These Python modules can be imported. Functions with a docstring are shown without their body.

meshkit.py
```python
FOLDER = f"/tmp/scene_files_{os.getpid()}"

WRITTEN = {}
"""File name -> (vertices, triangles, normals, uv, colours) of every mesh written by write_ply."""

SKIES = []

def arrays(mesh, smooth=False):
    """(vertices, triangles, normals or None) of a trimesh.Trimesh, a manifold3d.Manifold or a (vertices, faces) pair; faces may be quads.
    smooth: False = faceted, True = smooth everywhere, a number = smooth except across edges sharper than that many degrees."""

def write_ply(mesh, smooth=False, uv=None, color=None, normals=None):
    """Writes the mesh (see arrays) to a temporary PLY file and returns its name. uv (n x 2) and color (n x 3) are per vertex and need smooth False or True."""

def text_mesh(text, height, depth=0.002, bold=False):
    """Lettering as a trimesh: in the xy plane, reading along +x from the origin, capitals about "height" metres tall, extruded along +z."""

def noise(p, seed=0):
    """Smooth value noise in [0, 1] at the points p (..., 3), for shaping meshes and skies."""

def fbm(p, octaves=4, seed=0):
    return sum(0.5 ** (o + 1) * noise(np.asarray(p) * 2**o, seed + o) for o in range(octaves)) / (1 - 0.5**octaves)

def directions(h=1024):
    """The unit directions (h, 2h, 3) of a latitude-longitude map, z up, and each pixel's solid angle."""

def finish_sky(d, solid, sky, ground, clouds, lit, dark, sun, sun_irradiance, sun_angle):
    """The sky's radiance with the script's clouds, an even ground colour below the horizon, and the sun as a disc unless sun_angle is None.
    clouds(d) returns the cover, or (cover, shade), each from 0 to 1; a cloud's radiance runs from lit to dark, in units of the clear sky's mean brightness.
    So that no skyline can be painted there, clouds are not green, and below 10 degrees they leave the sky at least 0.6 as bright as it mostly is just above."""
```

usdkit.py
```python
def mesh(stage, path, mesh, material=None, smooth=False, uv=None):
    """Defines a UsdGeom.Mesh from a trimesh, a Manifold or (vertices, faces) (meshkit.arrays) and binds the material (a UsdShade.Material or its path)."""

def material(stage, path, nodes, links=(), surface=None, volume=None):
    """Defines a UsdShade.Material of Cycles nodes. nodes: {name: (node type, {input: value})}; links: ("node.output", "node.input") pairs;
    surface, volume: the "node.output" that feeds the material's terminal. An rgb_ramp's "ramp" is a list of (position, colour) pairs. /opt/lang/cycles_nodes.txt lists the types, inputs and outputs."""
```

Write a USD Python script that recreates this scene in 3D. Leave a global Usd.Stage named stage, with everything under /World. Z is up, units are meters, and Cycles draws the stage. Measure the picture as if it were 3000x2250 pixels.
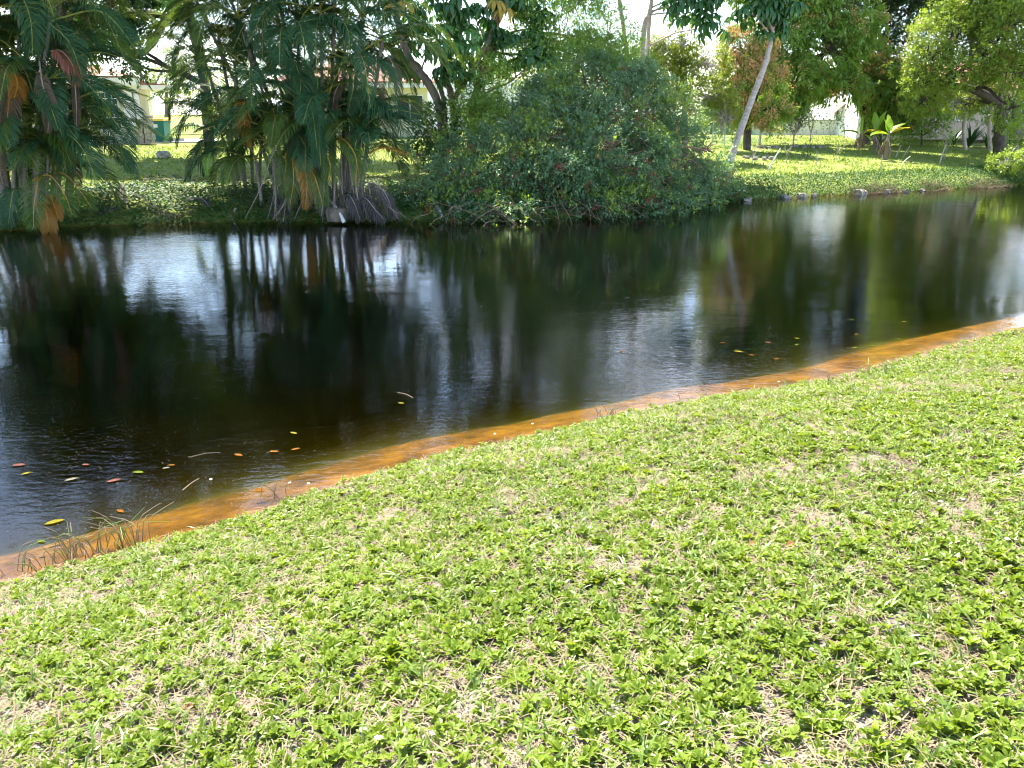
import math, numpy as np
import usdkit, meshkit
from pxr import Usd, UsdGeom, UsdLux, UsdShade, Gf, Sdf, Vt

stage = Usd.Stage.CreateInMemory()
UsdGeom.SetStageUpAxis(stage, 'Z'); UsdGeom.SetStageMetersPerUnit(stage, 1.0)
UsdGeom.Xform.Define(stage, '/World'); UsdGeom.Scope.Define(stage, '/World/Looks')
rng = np.random.default_rng(7)
R = math.radians

# ------------------------------------------------------------------ camera, sky, sun, exposure
EYE, PITCH, FOCAL = 2.7, R(19.5), 2252.0          # metres above the water, downward tilt, focal length in photo pixels
EXPOSURE = 2.22
SUN_AZ, SUN_EL = R(-26), R(56)
SKY_STRENGTH, SUN_INTENSITY = 0.115, 1.25
CLOUD, CLOUD_AT = (9.5, 9.8, 10.3), (7.3, 2.2, 1.0)
cam = UsdGeom.Camera.Define(stage, '/World/camera')
cam.CreateHorizontalApertureAttr(36.0); cam.CreateVerticalApertureAttr(27.0)
cam.CreateFocalLengthAttr(36.0 * FOCAL / 3000); cam.CreateClippingRangeAttr(Gf.Vec2f(0.05, 2000))
cam.CreateExposureAttr(EXPOSURE); cam.CreateFStopAttr(0.0)
cam.AddTranslateOp().Set(Gf.Vec3d(0, 0, EYE)); cam.AddRotateXOp().Set(90 - math.degrees(PITCH))

SUN = np.array([math.sin(SUN_AZ) * math.cos(SUN_EL), math.cos(SUN_AZ) * math.cos(SUN_EL), math.sin(SUN_EL)])
sun = UsdLux.DistantLight.Define(stage, '/World/sun')
sun.CreateIntensityAttr(SUN_INTENSITY); sun.CreateAngleAttr(0.5); sun.CreateNormalizeAttr(True); sun.CreateColorAttr(Gf.Vec3f(1.0, .93, .82))
_x = np.cross([0, 0, 1.0], SUN); _x /= np.linalg.norm(_x); _y = np.cross(SUN, _x)
sun.AddTransformOp().Set(Gf.Matrix4d(*_x, 0, *_y, 0, *SUN, 0, 0, 0, 0, 1))
sky_m = usdkit.material(stage, '/World/Looks/sky', {
    'sky': ('sky_texture', {'sky_type': 'single_scattering', 'sun_disc': False, 'sun_elevation': SUN_EL, 'sun_rotation': SUN_AZ, 'aerosol_density': .55}),
    'tc': ('texture_coordinate', {}), 'sx': ('separate_xyz', {}),
    'mp': ('mapping', {'scale': (1.0, 1.0, 2.0), 'location': CLOUD_AT}),
    'no': ('noise_texture', {'scale': 2.2, 'detail': 6.0, 'roughness': .55, 'distortion': .2}),
    'el': ('map_range', {'from_min': .06, 'from_max': .42, 'to_min': .035, 'to_max': -.14, 'clamp': True}), 'ad': ('math', {'math_type': 'add'}),
    'ra': ('rgb_ramp', {'ramp': [(.47, (0, 0, 0)), (.60, (1, 1, 1))]}),
    'mx': ('mix', {'color2': CLOUD}),
    'bg': ('background_shader', {'strength': SKY_STRENGTH})},
    [('tc.generated', 'mp.vector'), ('mp.vector', 'no.vector'), ('tc.generated', 'sx.vector'), ('sx.z', 'el.value'), ('no.fac', 'ad.value1'), ('el.result', 'ad.value2'), ('ad.value', 'ra.fac'),
     ('ra.color', 'mx.fac'), ('sky.color', 'mx.color1'), ('mx.color', 'bg.color')], surface='bg.background')
dome = UsdLux.DomeLight.Define(stage, '/World/sky'); dome.CreateIntensityAttr(1.0)
UsdShade.MaterialBindingAPI.Apply(dome.GetPrim()).Bind(sky_m)

# ------------------------------------------------------------------ where photo pixels stand in the world
def ray(px, py):
    x, y = (px - 1500) / FOCAL, -(py - 1125) / FOCAL
    return np.array([x, math.cos(PITCH) + y * math.sin(PITCH), -math.sin(PITCH) + y * math.cos(PITCH)])
def at_y(px, py, y):
    d = ray(px, py); return np.array([0, 0, EYE]) + d * (y / d[1])
def at_z(px, py, z):
    d = ray(px, py); return np.array([0, 0, EYE]) + d * ((z - EYE) / d[2])
def metre(y, z=2.0):                                # size of one photo pixel at distance y
    return (y * math.cos(PITCH) + (EYE - z) * math.sin(PITCH)) / FOCAL

# ------------------------------------------------------------------ naming and prims
used = {}
def path_for(parent, name):
    base = f'{parent}/{name}'; n = used.get(base, 0); used[base] = n + 1
    return base if n == 0 else f'{base}_{n:03d}'
def tag(p, label=None, cat=None, group=None, kind=None):
    p = p.GetPrim() if hasattr(p, 'GetPrim') else p
    for k, v in (('label', label), ('category', cat), ('group', group), ('kind', kind)):
        if v: p.SetCustomDataByKey(k, v)
    return p
class Thing:
    def __init__(s, name, loc, label, cat, group=None, kind=None):
        s.loc = np.asarray(loc, float); s.path = path_for('/World', name)
        x = UsdGeom.Xform.Define(stage, s.path); x.AddTranslateOp().Set(Gf.Vec3d(*map(float, s.loc)))
        s.prim = tag(x, label, cat, group, kind)
    def part(s, name, mesh, mat, smooth=False, label=None, kind=None, under=None):   # mesh in world coordinates
        v, f = mesh if isinstance(mesh, tuple) else (mesh.vertices, mesh.faces)
        p = path_for(under or s.path, name)
        m = usdkit.mesh(stage, p, (np.asarray(v) - s.loc, f), mat, smooth=smooth)
        tag(m, label, None, None, kind)
        return p
def single(name, mesh, mat, label=None, cat=None, group=None, kind=None, smooth=False):
    p = path_for('/World', name); m = usdkit.mesh(stage, p, mesh, mat, smooth=smooth)
    tag(m, label, cat, group, kind); return p

# ------------------------------------------------------------------ mesh helpers
def join(ms):
    vs, fs, n = [], [], 0
    for v, f in ms:
        vs.append(np.asarray(v, float)); fs.append(np.asarray(f, int) + n); n += len(v)
    return np.vstack(vs), np.vstack(fs)
def box(c, s, rz=0.0, tilt=None):
    v = np.array([[x, y, z] for x in (-.5, .5) for y in (-.5, .5) for z in (-.5, .5)]) * np.asarray(s, float)
    f = np.array([[0, 1, 3], [0, 3, 2], [4, 6, 7], [4, 7, 5], [0, 4, 5], [0, 5, 1], [2, 3, 7], [2, 7, 6], [0, 2, 6], [0, 6, 4], [1, 5, 7], [1, 7, 3]])
    if tilt is not None: v = v @ np.asarray(tilt).T
    c_, s_ = math.cos(rz), math.sin(rz)
    return v @ np.array([[c_, -s_, 0], [s_, c_, 0], [0, 0, 1]]).T + np.asarray(c, float), f
def unit(v):
    v = np.asarray(v, float); return v / np.maximum(np.linalg.norm(v, axis=-1, keepdims=True), 1e-9)
def spline(pts, n):
    pts = np.asarray(pts, float); m = len(pts)
    if m == 2: return pts[0] + (pts[1] - pts[0]) * np.linspace(0, 1, n)[:, None]
    P = np.vstack([2 * pts[0] - pts[1], pts, 2 * pts[-1] - pts[-2]]); t = np.linspace(0, m - 1, n); i = np.minimum(t.astype(int), m - 2); u = (t - i)[:, None]
    a, b, c, d = P[i], P[i + 1], P[i + 2], P[i + 3]
    return .5 * (2 * b + (c - a) * u + (2 * a - 5 * b + 4 * c - d) * u * u + (3 * b - 3 * c + d - a) * u ** 3)
def tube(pts, r0, r1=None, n=None, sides=6, wob=0.0, cap=True):
    p = spline(pts, n or max(4, 3 * len(pts))); k = len(p)
    r = np.linspace(r0, r0 if r1 is None else r1, k)
    if wob: r = r * (1 + wob * (meshkit.noise(p * 7, 3) - .5))
    t = unit(np.gradient(p, axis=0)); a = np.cross(t, np.where(np.abs(t[:, 2:]) < .9, [0, 0, 1.0], [1.0, 0, 0])); a = unit(a)
    for q in range(1, k):                           # keep the frame from twisting
        a[q] = unit(a[q - 1] - t[q] * (a[q - 1] @ t[q]))
    b = np.cross(t, a); ang = np.arange(sides) * 2 * math.pi / sides
    v = p[:, None] + r[:, None, None] * (np.cos(ang)[None, :, None] * a[:, None] + np.sin(ang)[None, :, None] * b[:, None])
    i, j = np.meshgrid(np.arange(k - 1), np.arange(sides), indexing='ij')
    q = np.stack([i * sides + j, i * sides + (j + 1) % sides, (i + 1) * sides + (j + 1) % sides, (i + 1) * sides + j], -1).reshape(-1, 4)
    f = np.vstack([q[:, [0, 1, 2]], q[:, [0, 2, 3]]]); v = v.reshape(-1, 3)
    if cap:
        v = np.vstack([v, p[-1], p[0]]); e = (k - 1) * sides
        f = np.vstack([f] + [[[e + j, e + (j + 1) % sides, len(v) - 2], [(j + 1) % sides, j, len(v) - 1]] for j in range(sides)])
    return v, f
def rand_unit(n, g=None):
    return unit((g or rng).normal(size=(n, 3)))
LEAF4 = (np.array([[0, 0, 0], [.45, .5, .12], [.45, 0, 0], [.45, -.5, .12], [1, 0, -.12]]), np.array([[0, 2, 1], [0, 3, 2], [2, 4, 1], [3, 4, 2]]))
LEAF2 = (np.array([[0, 0, 0], [.45, .5, .1], [1, 0, -.08], [.45, -.5, .1]]), np.array([[0, 2, 1], [0, 3, 2]]))
def scatter(tpl, pos, d, up, L, W):
    """copies of a leaf template (x along the leaf, y across) at pos, pointing along d, facing up"""
    v, f = tpl; n = len(pos); X = unit(d); Y = unit(np.cross(up, X)); Z = np.cross(X, Y)
    L = np.broadcast_to(L, (n,))[:, None, None]; W = np.broadcast_to(W, (n,))[:, None, None]
    out = pos[:, None] + X[:, None] * (v[None, :, :1] * L) + Y[:, None] * (v[None, :, 1:2] * W) + Z[:, None] * (v[None, :, 2:] * W)
    return out.reshape(-1, 3), (f[None] + (np.arange(n) * len(v))[:, None, None]).reshape(-1, 3)
def umbrella(k=9, droop=.75, seed=0):
    """one umbrella leaf: k drooping leaflets round its stalk's end"""
    g = np.random.default_rng(seed); ms = []
    for i in range(k):
        a = 2 * math.pi * i / k + g.uniform(-.15, .15); dr = droop + g.uniform(-.2, .2); l = g.uniform(.8, 1)
        e = np.array([math.cos(a), math.sin(a), 0]); s = np.array([-math.sin(a), math.cos(a), 0]); w = .17
        p = [np.zeros(3), e * .32 * l + [0, 0, .02], e * (.32 + .3 * math.cos(dr)) * l + [0, 0, .02 - .3 * math.sin(dr) * l], e * (.32 + .3 * math.cos(dr) + .3 * math.cos(dr + .5)) * l + [0, 0, .02 - .3 * (math.sin(dr) + math.sin(dr + .5)) * l]]
        up = np.array([0, 0, .05])
        v = np.array([p[0], p[1] + s * w * .5 + up, p[1] - s * w * .5 + up, p[2] + s * w * .62 + up * .6, p[2] - s * w * .62 + up * .6, p[3], p[1], p[2]])
        ms.append((v, np.array([[0, 6, 1], [0, 2, 6], [6, 7, 3], [6, 3, 1], [2, 4, 7], [2, 7, 6], [7, 5, 3], [4, 5, 7]])))
    return join(ms)

# ------------------------------------------------------------------ materials
def mat(name, color, rough=.7, var=.25, scale=6.0, bump=0.0, spec=.3, color2=None, obj=False, stretch=(1, 1, 1), bscale=None, metal=0.0):
    c = np.array(color, float); c2 = np.array(color2, float) if color2 is not None else c * (1 - var)
    n = {'g': ('geometry', {}), 'm': ('mapping', {'scale': stretch}), 'no': ('noise_texture', {'scale': scale, 'detail': 5.0, 'roughness': .65}),
         'r': ('rgb_ramp', {'ramp': [(.34, c2), (.64, c)]}), 'p': ('principled_bsdf', {'roughness': rough, 'specular_ior_level': spec, 'metallic': metal})}
    l = [('g.position', 'm.vector'), ('m.vector', 'no.vector'), ('no.fac', 'r.fac'), ('r.color', 'p.base_color')]
    if bump:
        n['nb'] = ('noise_texture', {'scale': bscale or scale * 3, 'detail': 4.0}); n['b'] = ('bump', {'strength': bump, 'distance': .02})
        l += [('m.vector', 'nb.vector'), ('nb.fac', 'b.height'), ('b.normal', 'p.normal')]
    return usdkit.material(stage, '/World/Looks/' + name, n, l, surface='p.BSDF')
def leaf(name, stops, trans=.35, rough=.42, spec=.4, tcol=(1.25, 1.15, .55), patch=.5, pscale=.9):
    """leaf material: a colour per leaf, varied over the crown, shining and letting light through"""
    n = {'g': ('geometry', {}), 'no': ('noise_texture', {'scale': pscale, 'detail': 2.0}),
         'a': ('mix_float', {'fac': patch}), 'r': ('rgb_ramp', {'ramp': stops}),
         'p': ('principled_bsdf', {'roughness': rough, 'specular_ior_level': spec}),
         't': ('mix', {'mix_type': 'multiply', 'fac': 1.0, 'color2': tcol}), 'tr': ('translucent_bsdf', {}), 'mx': ('mix_closure', {'fac': trans})}
    l = [('g.position', 'no.vector'), ('g.random_per_island', 'a.a'), ('no.fac', 'a.b'), ('a.result', 'r.fac'), ('r.color', 'p.base_color'), ('r.color', 't.color1'), ('t.color', 'tr.color'),
         ('p.BSDF', 'mx.closure1'), ('tr.BSDF', 'mx.closure2')]
    return usdkit.material(stage, '/World/Looks/' + name, n, l, surface='mx.closure')

M = {}
M['palm'] = leaf('palm_green', [(0, (0.023, 0.072, 0.03)), (0.5, (0.047, 0.126, 0.042)), (1, (0.091, 0.186, 0.04))], trans=.30, rough=.5, spec=.22)
M['palm_lit'] = leaf('palm_yellow_green', [(0, (.06, .13, .02)), (.6, (.13, .20, .025)), (1, (.26, .24, .03))], trans=.42)
M['palm_orange'] = leaf('palm_orange', [(0, (.30, .15, .02)), (.6, (.45, .22, .03)), (1, (.34, .10, .03))], trans=.42)
M['palm_red'] = leaf('palm_russet', [(0, (.22, .07, .04)), (1, (.30, .13, .07))], trans=.3)
M['palm_dead'] = leaf('palm_dead', [(0, (.09, .065, .04)), (.6, (.17, .13, .09)), (1, (.27, .22, .16))], trans=.15, rough=.8, spec=.1, tcol=(1, .9, .7))
M['palm_grey'] = leaf('palm_grey', [(0, (.05, .045, .04)), (.6, (.11, .10, .095)), (1, (.22, .205, .19))], trans=.1, rough=.85, spec=.1, tcol=(1, 1, 1))
M['stalk'] = mat('palm_stalk', (.30, .30, .06), .5, color2=(.16, .2, .05))
M['stalk_orange'] = mat('palm_stalk_orange', (.5, .27, .05), .5)
M['stalk_dead'] = mat('palm_stalk_dead', (.30, .25, .2), .8)
M['stem'] = mat('palm_stem', (.26, .24, .20), .8, color2=(.12, .11, .08), scale=9, stretch=(1, 1, 4), bump=.4)
M['bark'] = mat('bark_grey_brown', (.20, .165, .13), .85, color2=(.10, .08, .06), scale=7, bump=.6, stretch=(1, 1, .4))
M['bark_red'] = mat('bark_red_brown', (.25, .15, .10), .85, color2=(.12, .075, .05), scale=7, bump=.6, stretch=(1, 1, .4))
M['bark_pale'] = mat('bark_pale', (.42, .36, .31), .8, color2=(.27, .22, .18), scale=6, bump=.5, stretch=(1, 1, 2.5))
M['bark_dark'] = mat('bark_dark', (.085, .07, .055), .9, color2=(.04, .033, .027), scale=6, bump=.6)
M['twig_grey'] = mat('twig_grey', (.36, .32, .28), .85, color2=(.2, .17, .14))
M['schef'] = leaf('umbrella_leaf', [(0, (0.033, 0.097, 0.033)), (0.5, (0.062, 0.166, 0.04)), (1, (0.15, 0.289, 0.044))], trans=.36, rough=.3, spec=.5)
M['schef_bright'] = leaf('umbrella_leaf_bright', [(0, (.05, .16, .03)), (1, (.09, .25, .04))], trans=.3, rough=.3, spec=.5)
M['schef_yellow'] = leaf('umbrella_leaf_yellow', [(0, (.35, .30, .05)), (.5, (.42, .27, .05)), (1, (.2, .24, .04))], trans=.4)
M['young'] = leaf('young_leaf', [(0, (.16, .26, .04)), (.6, (.27, .37, .06)), (1, (.40, .40, .10))], trans=.45)
M['palm_warm'] = leaf('palm_olive', [(0, (0.056, 0.102, 0.02)), (0.5, (0.106, 0.168, 0.028)), (1, (0.2, 0.24, 0.035))], trans=.4, rough=.5, spec=.2)
M['pepper'] = leaf('pepper_leaf', [(0, (0.073, 0.153, 0.081)), (0.38, (0.159, 0.277, 0.132)), (0.65, (0.268, 0.401, 0.184)), (0.88, (0.39, 0.507, 0.218)), (1, (0.512, 0.566, 0.207))], trans=.42, rough=.42, spec=.45, patch=.55, pscale=1.5)
M['feather'] = leaf('feathery_leaf', [(0, (0.161, 0.3, 0.064)), (0.5, (0.3, 0.47, 0.096)), (1, (0.555, 0.685, 0.111))], trans=.45)
M['yellowish'] = leaf('yellowish_leaf', [(0, (0.138, 0.209, 0.033)), (0.5, (0.276, 0.33, 0.05)), (0.9, (0.414, 0.396, 0.066)), (1, (0.46, 0.286, 0.077))], trans=.45)
M['mango'] = leaf('mango_leaf', [(0, (0.137, 0.251, 0.047)), (0.5, (0.261, 0.41, 0.068)), (0.85, (0.519, 0.592, 0.085)), (1, (0.75, 0.638, 0.101))], trans=.42, rough=.3, spec=.5)
M['blossom'] = leaf('mango_blossom', [(0, (0.6, 0.4, 0.162)), (0.6, (0.744, 0.525, 0.257)), (1, (0.75, 0.65, 0.365))], trans=.4, rough=.8, spec=.1, tcol=(1.1, .9, .6))
M['dark'] = leaf('dark_leaf', [(0, (0.028, 0.078, 0.026)), (0.6, (0.062, 0.143, 0.041)), (1, (0.125, 0.226, 0.055))], trans=.32, rough=.35)
M['button'] = leaf('yellow_green_leaf', [(0, (0.146, 0.239, 0.038)), (0.5, (0.306, 0.405, 0.057)), (0.92, (0.48, 0.532, 0.088)), (1, (0.612, 0.392, 0.101))], trans=.45)
M['vine'] = leaf('vine_leaf', [(0, (0.027, 0.075, 0.017)), (0.5, (0.062, 0.138, 0.024)), (1, (0.163, 0.265, 0.033))], trans=.34, rough=.5, spec=.25)
M['grassblade'] = leaf('grass_blade', [(0, (.10, .17, .02)), (.5, (.21, .28, .035)), (.85, (.32, .33, .08)), (1, (.44, .37, .17))], trans=.35, rough=.5)
M['clover'] = leaf('creeper_leaf', [(0, (0.106, 0.166, 0.01)), (0.3, (0.201, 0.281, 0.018)), (0.55, (0.318, 0.374, 0.035)), (0.74, (0.445, 0.437, 0.11)), (0.95, (0.551, 0.478, 0.24))], trans=.45, rough=.42, spec=.5, pscale=1.9, patch=.4)
M['lawnblade'] = leaf('lawn_blade', [(0, (.10, .18, .03)), (.5, (.19, .27, .05)), (.85, (.36, .37, .14)), (1, (.5, .44, .24))], trans=.35, rough=.4)
M['straw'] = leaf('dry_straw', [(0, (.16, .12, .08)), (.5, (.32, .26, .17)), (1, (.52, .46, .34))], trans=.2, rough=.8, spec=.15, tcol=(1, .9, .7))
M['banana'] = leaf('banana_leaf', [(0, (.16, .30, .02)), (1, (.28, .40, .03))], trans=.5, rough=.35)
M['banana_y'] = leaf('banana_leaf_yellow', [(0, (.45, .33, .03)), (1, (.5, .30, .04))], trans=.5)
M['redflower'] = leaf('red_flower', [(0, (.45, .03, .03)), (1, (.6, .08, .07))], trans=.2)
M['berry'] = mat('berry_red', (.42, .05, .04), .5)
M['greyleaf'] = leaf('pale_shrub_leaf', [(0, (.06, .11, .05)), (.6, (.12, .18, .09)), (1, (.25, .30, .2))], trans=.25, rough=.35, spec=.5)
M['white'] = mat('white_paint', (.80, .80, .78), .6, var=.06)
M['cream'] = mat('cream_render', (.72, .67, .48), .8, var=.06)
M['peach'] = mat('peach_awning', (.72, .50, .34), .8, var=.1)
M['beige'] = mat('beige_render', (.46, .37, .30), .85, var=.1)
M['roofred'] = mat('terracotta_roof', (.42, .20, .145), .8, color2=(.30, .13, .09), scale=3)
M['glassdark'] = mat('window_glass', (.03, .04, .045), .12, var=.3, spec=.6)
M['concrete'] = mat('concrete', (.46, .44, .41), .9, color2=(.33, .31, .28), scale=8, bump=.3)
M['oldblock'] = mat('weathered_block', (.38, .35, .29), .95, color2=(.10, .10, .08), scale=9, bump=.5)
M['stone'] = mat('pale_stone', (.33, .30, .25), .9, color2=(.10, .09, .07), scale=9, bump=.5)
M['binggreen'] = mat('bin_green_plastic', (.025, .17, .13), .45, var=.1)
M['binyellow'] = mat('bin_yellow_plastic', (.75, .45, .03), .45, var=.1)
M['tire'] = mat('black_rubber', (.02, .02, .02), .7)
M['fence'] = mat('green_wire', (.07, .30, .24), .5, var=.1)
M['galv'] = mat('galvanised_pipe', (.42, .45, .46), .45, var=.1, metal=.6)
M['whitewood'] = mat('bleached_wood', (.68, .67, .62), .8, color2=(.45, .43, .38), scale=14)
M['petal'] = mat('white_petal', (.8, .8, .78), .6, var=.05)
M['deadleaf'] = leaf('dead_leaf', [(0, (.30, .10, .04)), (1, (.42, .2, .08))], trans=.25, rough=.6)
for _n, _c in (('orange', (.62, .25, .04)), ('yellow', (.62, .55, .05)), ('pink', (.55, .24, .18)), ('green', (.30, .42, .04)), ('cream', (.62, .6, .42))):
    M['float_' + _n] = mat('floating_leaf_' + _n, tuple(.26 * k for k in _c), .8, var=.45, scale=40, spec=.03)
M['pollen'] = mat('pollen_speck', (.34, .34, .28), .8)

# ------------------------------------------------------------------ terrain, bed and water
NX = np.array([-60, -22, -9, -5, -2.98, -2.41, -1.70, -1.28, 0, .94, 1.64, 2.77, 3.57, 4.12, 5.23, 6.37, 9, 13, 20, 40, 80.])
NY = np.array([-6, -1, 2.0, 3.15, 3.84, 4.34, 4.91, 5.21, 6.07, 6.55, 6.95, 7.36, 7.63, 8.04, 8.71, 9.23, 10.6, 12.7, 16.6, 28, 50.])
FX = np.array([-60, -22, -12.2, -10.3, -7.9, -5.3, -1.8, 1.8, 3.85, 7.1, 10.4, 14.8, 19.1, 30, 60, 80.])
FY = np.array([13, 17, 18.7, 19.6, 19.95, 20.3, 20.35, 20.95, 22.1, 25.1, 26.7, 28.5, 30.5, 36.7, 54, 66.])
from scipy.interpolate import PchipInterpolator as PCH
from scipy.ndimage import gaussian_filter1d
from scipy.spatial import cKDTree
_xs = np.arange(-60, 80.01, .05)
EN, EF = (PCH(_xs, gaussian_filter1d(PCH(a_, b_)(_xs), w_)) for a_, b_, w_ in ((NX, NY, 9), (FX, FY, 14)))
DN, DF = EN.derivative(), EF.derivative()
_tn, _tf = (cKDTree(np.stack([_xs, e_(_xs)], 1)) for e_ in (EN, EF))
def shore(x, y):                                    # signed distances inland from the near and the far waterline
    p = np.stack([x, y], -1); return _tn.query(p)[0] * np.sign(EN(x) - y), _tf.query(p)[0] * np.sign(y - EF(x))
near_prof = PCH([-7, -4, -2.2, -1.3, -.7, -.25, 0, .12, .35, 1, 3, 5.5, 9, 25, 200], [-1.9, -1.2, -.74, -.46, -.25, -.085, .02, .06, .13, .32, .74, 1.08, 1.3, 1.42, 1.5])
far_prof = PCH([-6, -3, -1.2, -.4, 0, .12, .5, 1.0, 2.2, 6, 12, 17, 40, 400], [-2.2, -1.6, -.75, -.3, -.02, .10, .24, .36, .55, .86, 1.15, 1.34, 1.42, 1.6])
def height(x, y, detail=True):
    x, y = np.asarray(x, float), np.asarray(y, float); sh = np.broadcast_shapes(x.shape, y.shape); x, y = np.broadcast_to(x, sh), np.broadcast_to(y, sh)
    wob = (meshkit.fbm(np.stack([x * 1.7, y * 1.7, 0 * x], -1), 3, 5) - .5) * .16
    dn, df = shore(x, y); dn = dn + wob; mul = (.25 + 1.05 * meshkit.noise(np.stack([x * .75, y * .3, 0 * x], -1), 17)) * np.interp(x, [-3, 0, 2, 6], [.95, .9, .52, .30]); dn = np.where(dn < 0, -(np.minimum(-dn, .8) * mul + np.maximum(-dn - .8, 0) * 1.25), dn); df = df + 1.5 * wob
    z = np.maximum(near_prof(np.clip(dn, -7, 200)), far_prof(np.clip(df, -6, 400)))
    if detail:
        z = z + (meshkit.fbm(np.stack([x * .8, y * .8, 0 * x + 3], -1), 4, 11) - .5) * .09 * np.clip(np.abs(z) * 3, 0, 1)
    return z
def gaxis(lo, hi, segs):
    out = []
    for a, b, s in segs: out.append(np.arange(a, b, s))
    return np.unique(np.round(np.concatenate(out + [[hi]]), 3))
gx = gaxis(-260, 260, [(-260, -30, 10), (-30, -14, 1.0), (-14, -5, .35), (-5, 9, .12), (9, 22, .35), (22, 40, 1.5), (40, 260, 10)])
gy = gaxis(-40, 420, [(-40, -3, 3), (-3, 11, .12), (11, 17, .5), (17, 33, .22), (33, 60, 1.0), (60, 420, 20)])
X, Y = np.meshgrid(gx, gy, indexing='ij'); Z = height(X, Y)
gv = np.stack([X, Y, Z], -1).reshape(-1, 3); ny = len(gy)
i, j = np.meshgrid(np.arange(len(gx) - 1), np.arange(ny - 1), indexing='ij'); a = i * ny + j
gf = np.vstack([np.stack([a, a + ny, a + ny + 1], -1).reshape(-1, 3), np.stack([a, a + ny + 1, a + 1], -1).reshape(-1, 3)])
ground_m = usdkit.material(stage, '/World/Looks/ground', {
    'g': ('geometry', {}), 's': ('separate_xyz', {}),
    'n1': ('noise_texture', {'scale': .7, 'detail': 5.0, 'roughness': .6}), 'n2': ('noise_texture', {'scale': 28.0, 'detail': 5.0, 'roughness': .7}), 'n3': ('noise_texture', {'scale': 3.2, 'detail': 6.0, 'roughness': .7}),
    'grass': ('rgb_ramp', {'ramp': [(.25, (.10, .13, .03)), (.5, (.16, .20, .04)), (.75, (.30, .27, .14))]}),
    'soil': ('rgb_ramp', {'ramp': [(.3, (.05, .042, .034)), (.5, (.15, .13, .105)), (.7, (.34, .315, .28))]}),
    'sand': ('rgb_ramp', {'ramp': [(.3, (.028, .013, .001)), (.5, (.10, .045, .002)), (.7, (.20, .098, .006))]}),
    'fy': ('map_range', {'from_min': 13.0, 'from_max': 17.0, 'clamp': True}), 'fs': ('map_range', {'from_min': -.02, 'from_max': .05, 'clamp': True}),
    'gmix': ('mix', {}), 'm2': ('mix', {}), 'm3': ('mix', {}), 'dr': ('rgb_ramp', {'ramp': [(.40, (0, 0, 0)), (.60, (1, 1, 1))]}),
    'bed': ('mix', {'color1': (.045, .045, .013)}), 'bz': ('map_range', {'range_type': 'smoothstep', 'from_min': -.40, 'from_max': -.05, 'clamp': True}),
    'b': ('bump', {'strength': .6, 'distance': .03}), 'p': ('principled_bsdf', {'roughness': .95, 'specular_ior_level': .1})},
    [('g.position', 's.vector'), ('g.position', 'n1.vector'), ('g.position', 'n2.vector'), ('g.position', 'n3.vector'),
     ('n3.fac', 'grass.fac'), ('n2.fac', 'soil.fac'), ('n3.fac', 'sand.fac'), ('n1.fac', 'dr.fac'),
     ('dr.color', 'gmix.fac'), ('grass.color', 'gmix.color1'), ('grass.color', 'gmix.color2'),
     ('s.y', 'fy.value'), ('fy.result', 'm2.fac'), ('soil.color', 'm2.color1'), ('gmix.color', 'm2.color2'),
     ('s.z', 'bz.value'), ('bz.result', 'bed.fac'), ('sand.color', 'bed.color2'),
     ('s.z', 'fs.value'), ('fs.result', 'm3.fac'), ('bed.color', 'm3.color1'), ('m2.color', 'm3.color2'),
     ('n2.fac', 'b.height'), ('b.normal', 'p.normal'), ('m3.color', 'p.base_color')], surface='p.BSDF')
single('ground', (gv, gf), ground_m, kind='structure', smooth=True)

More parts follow.
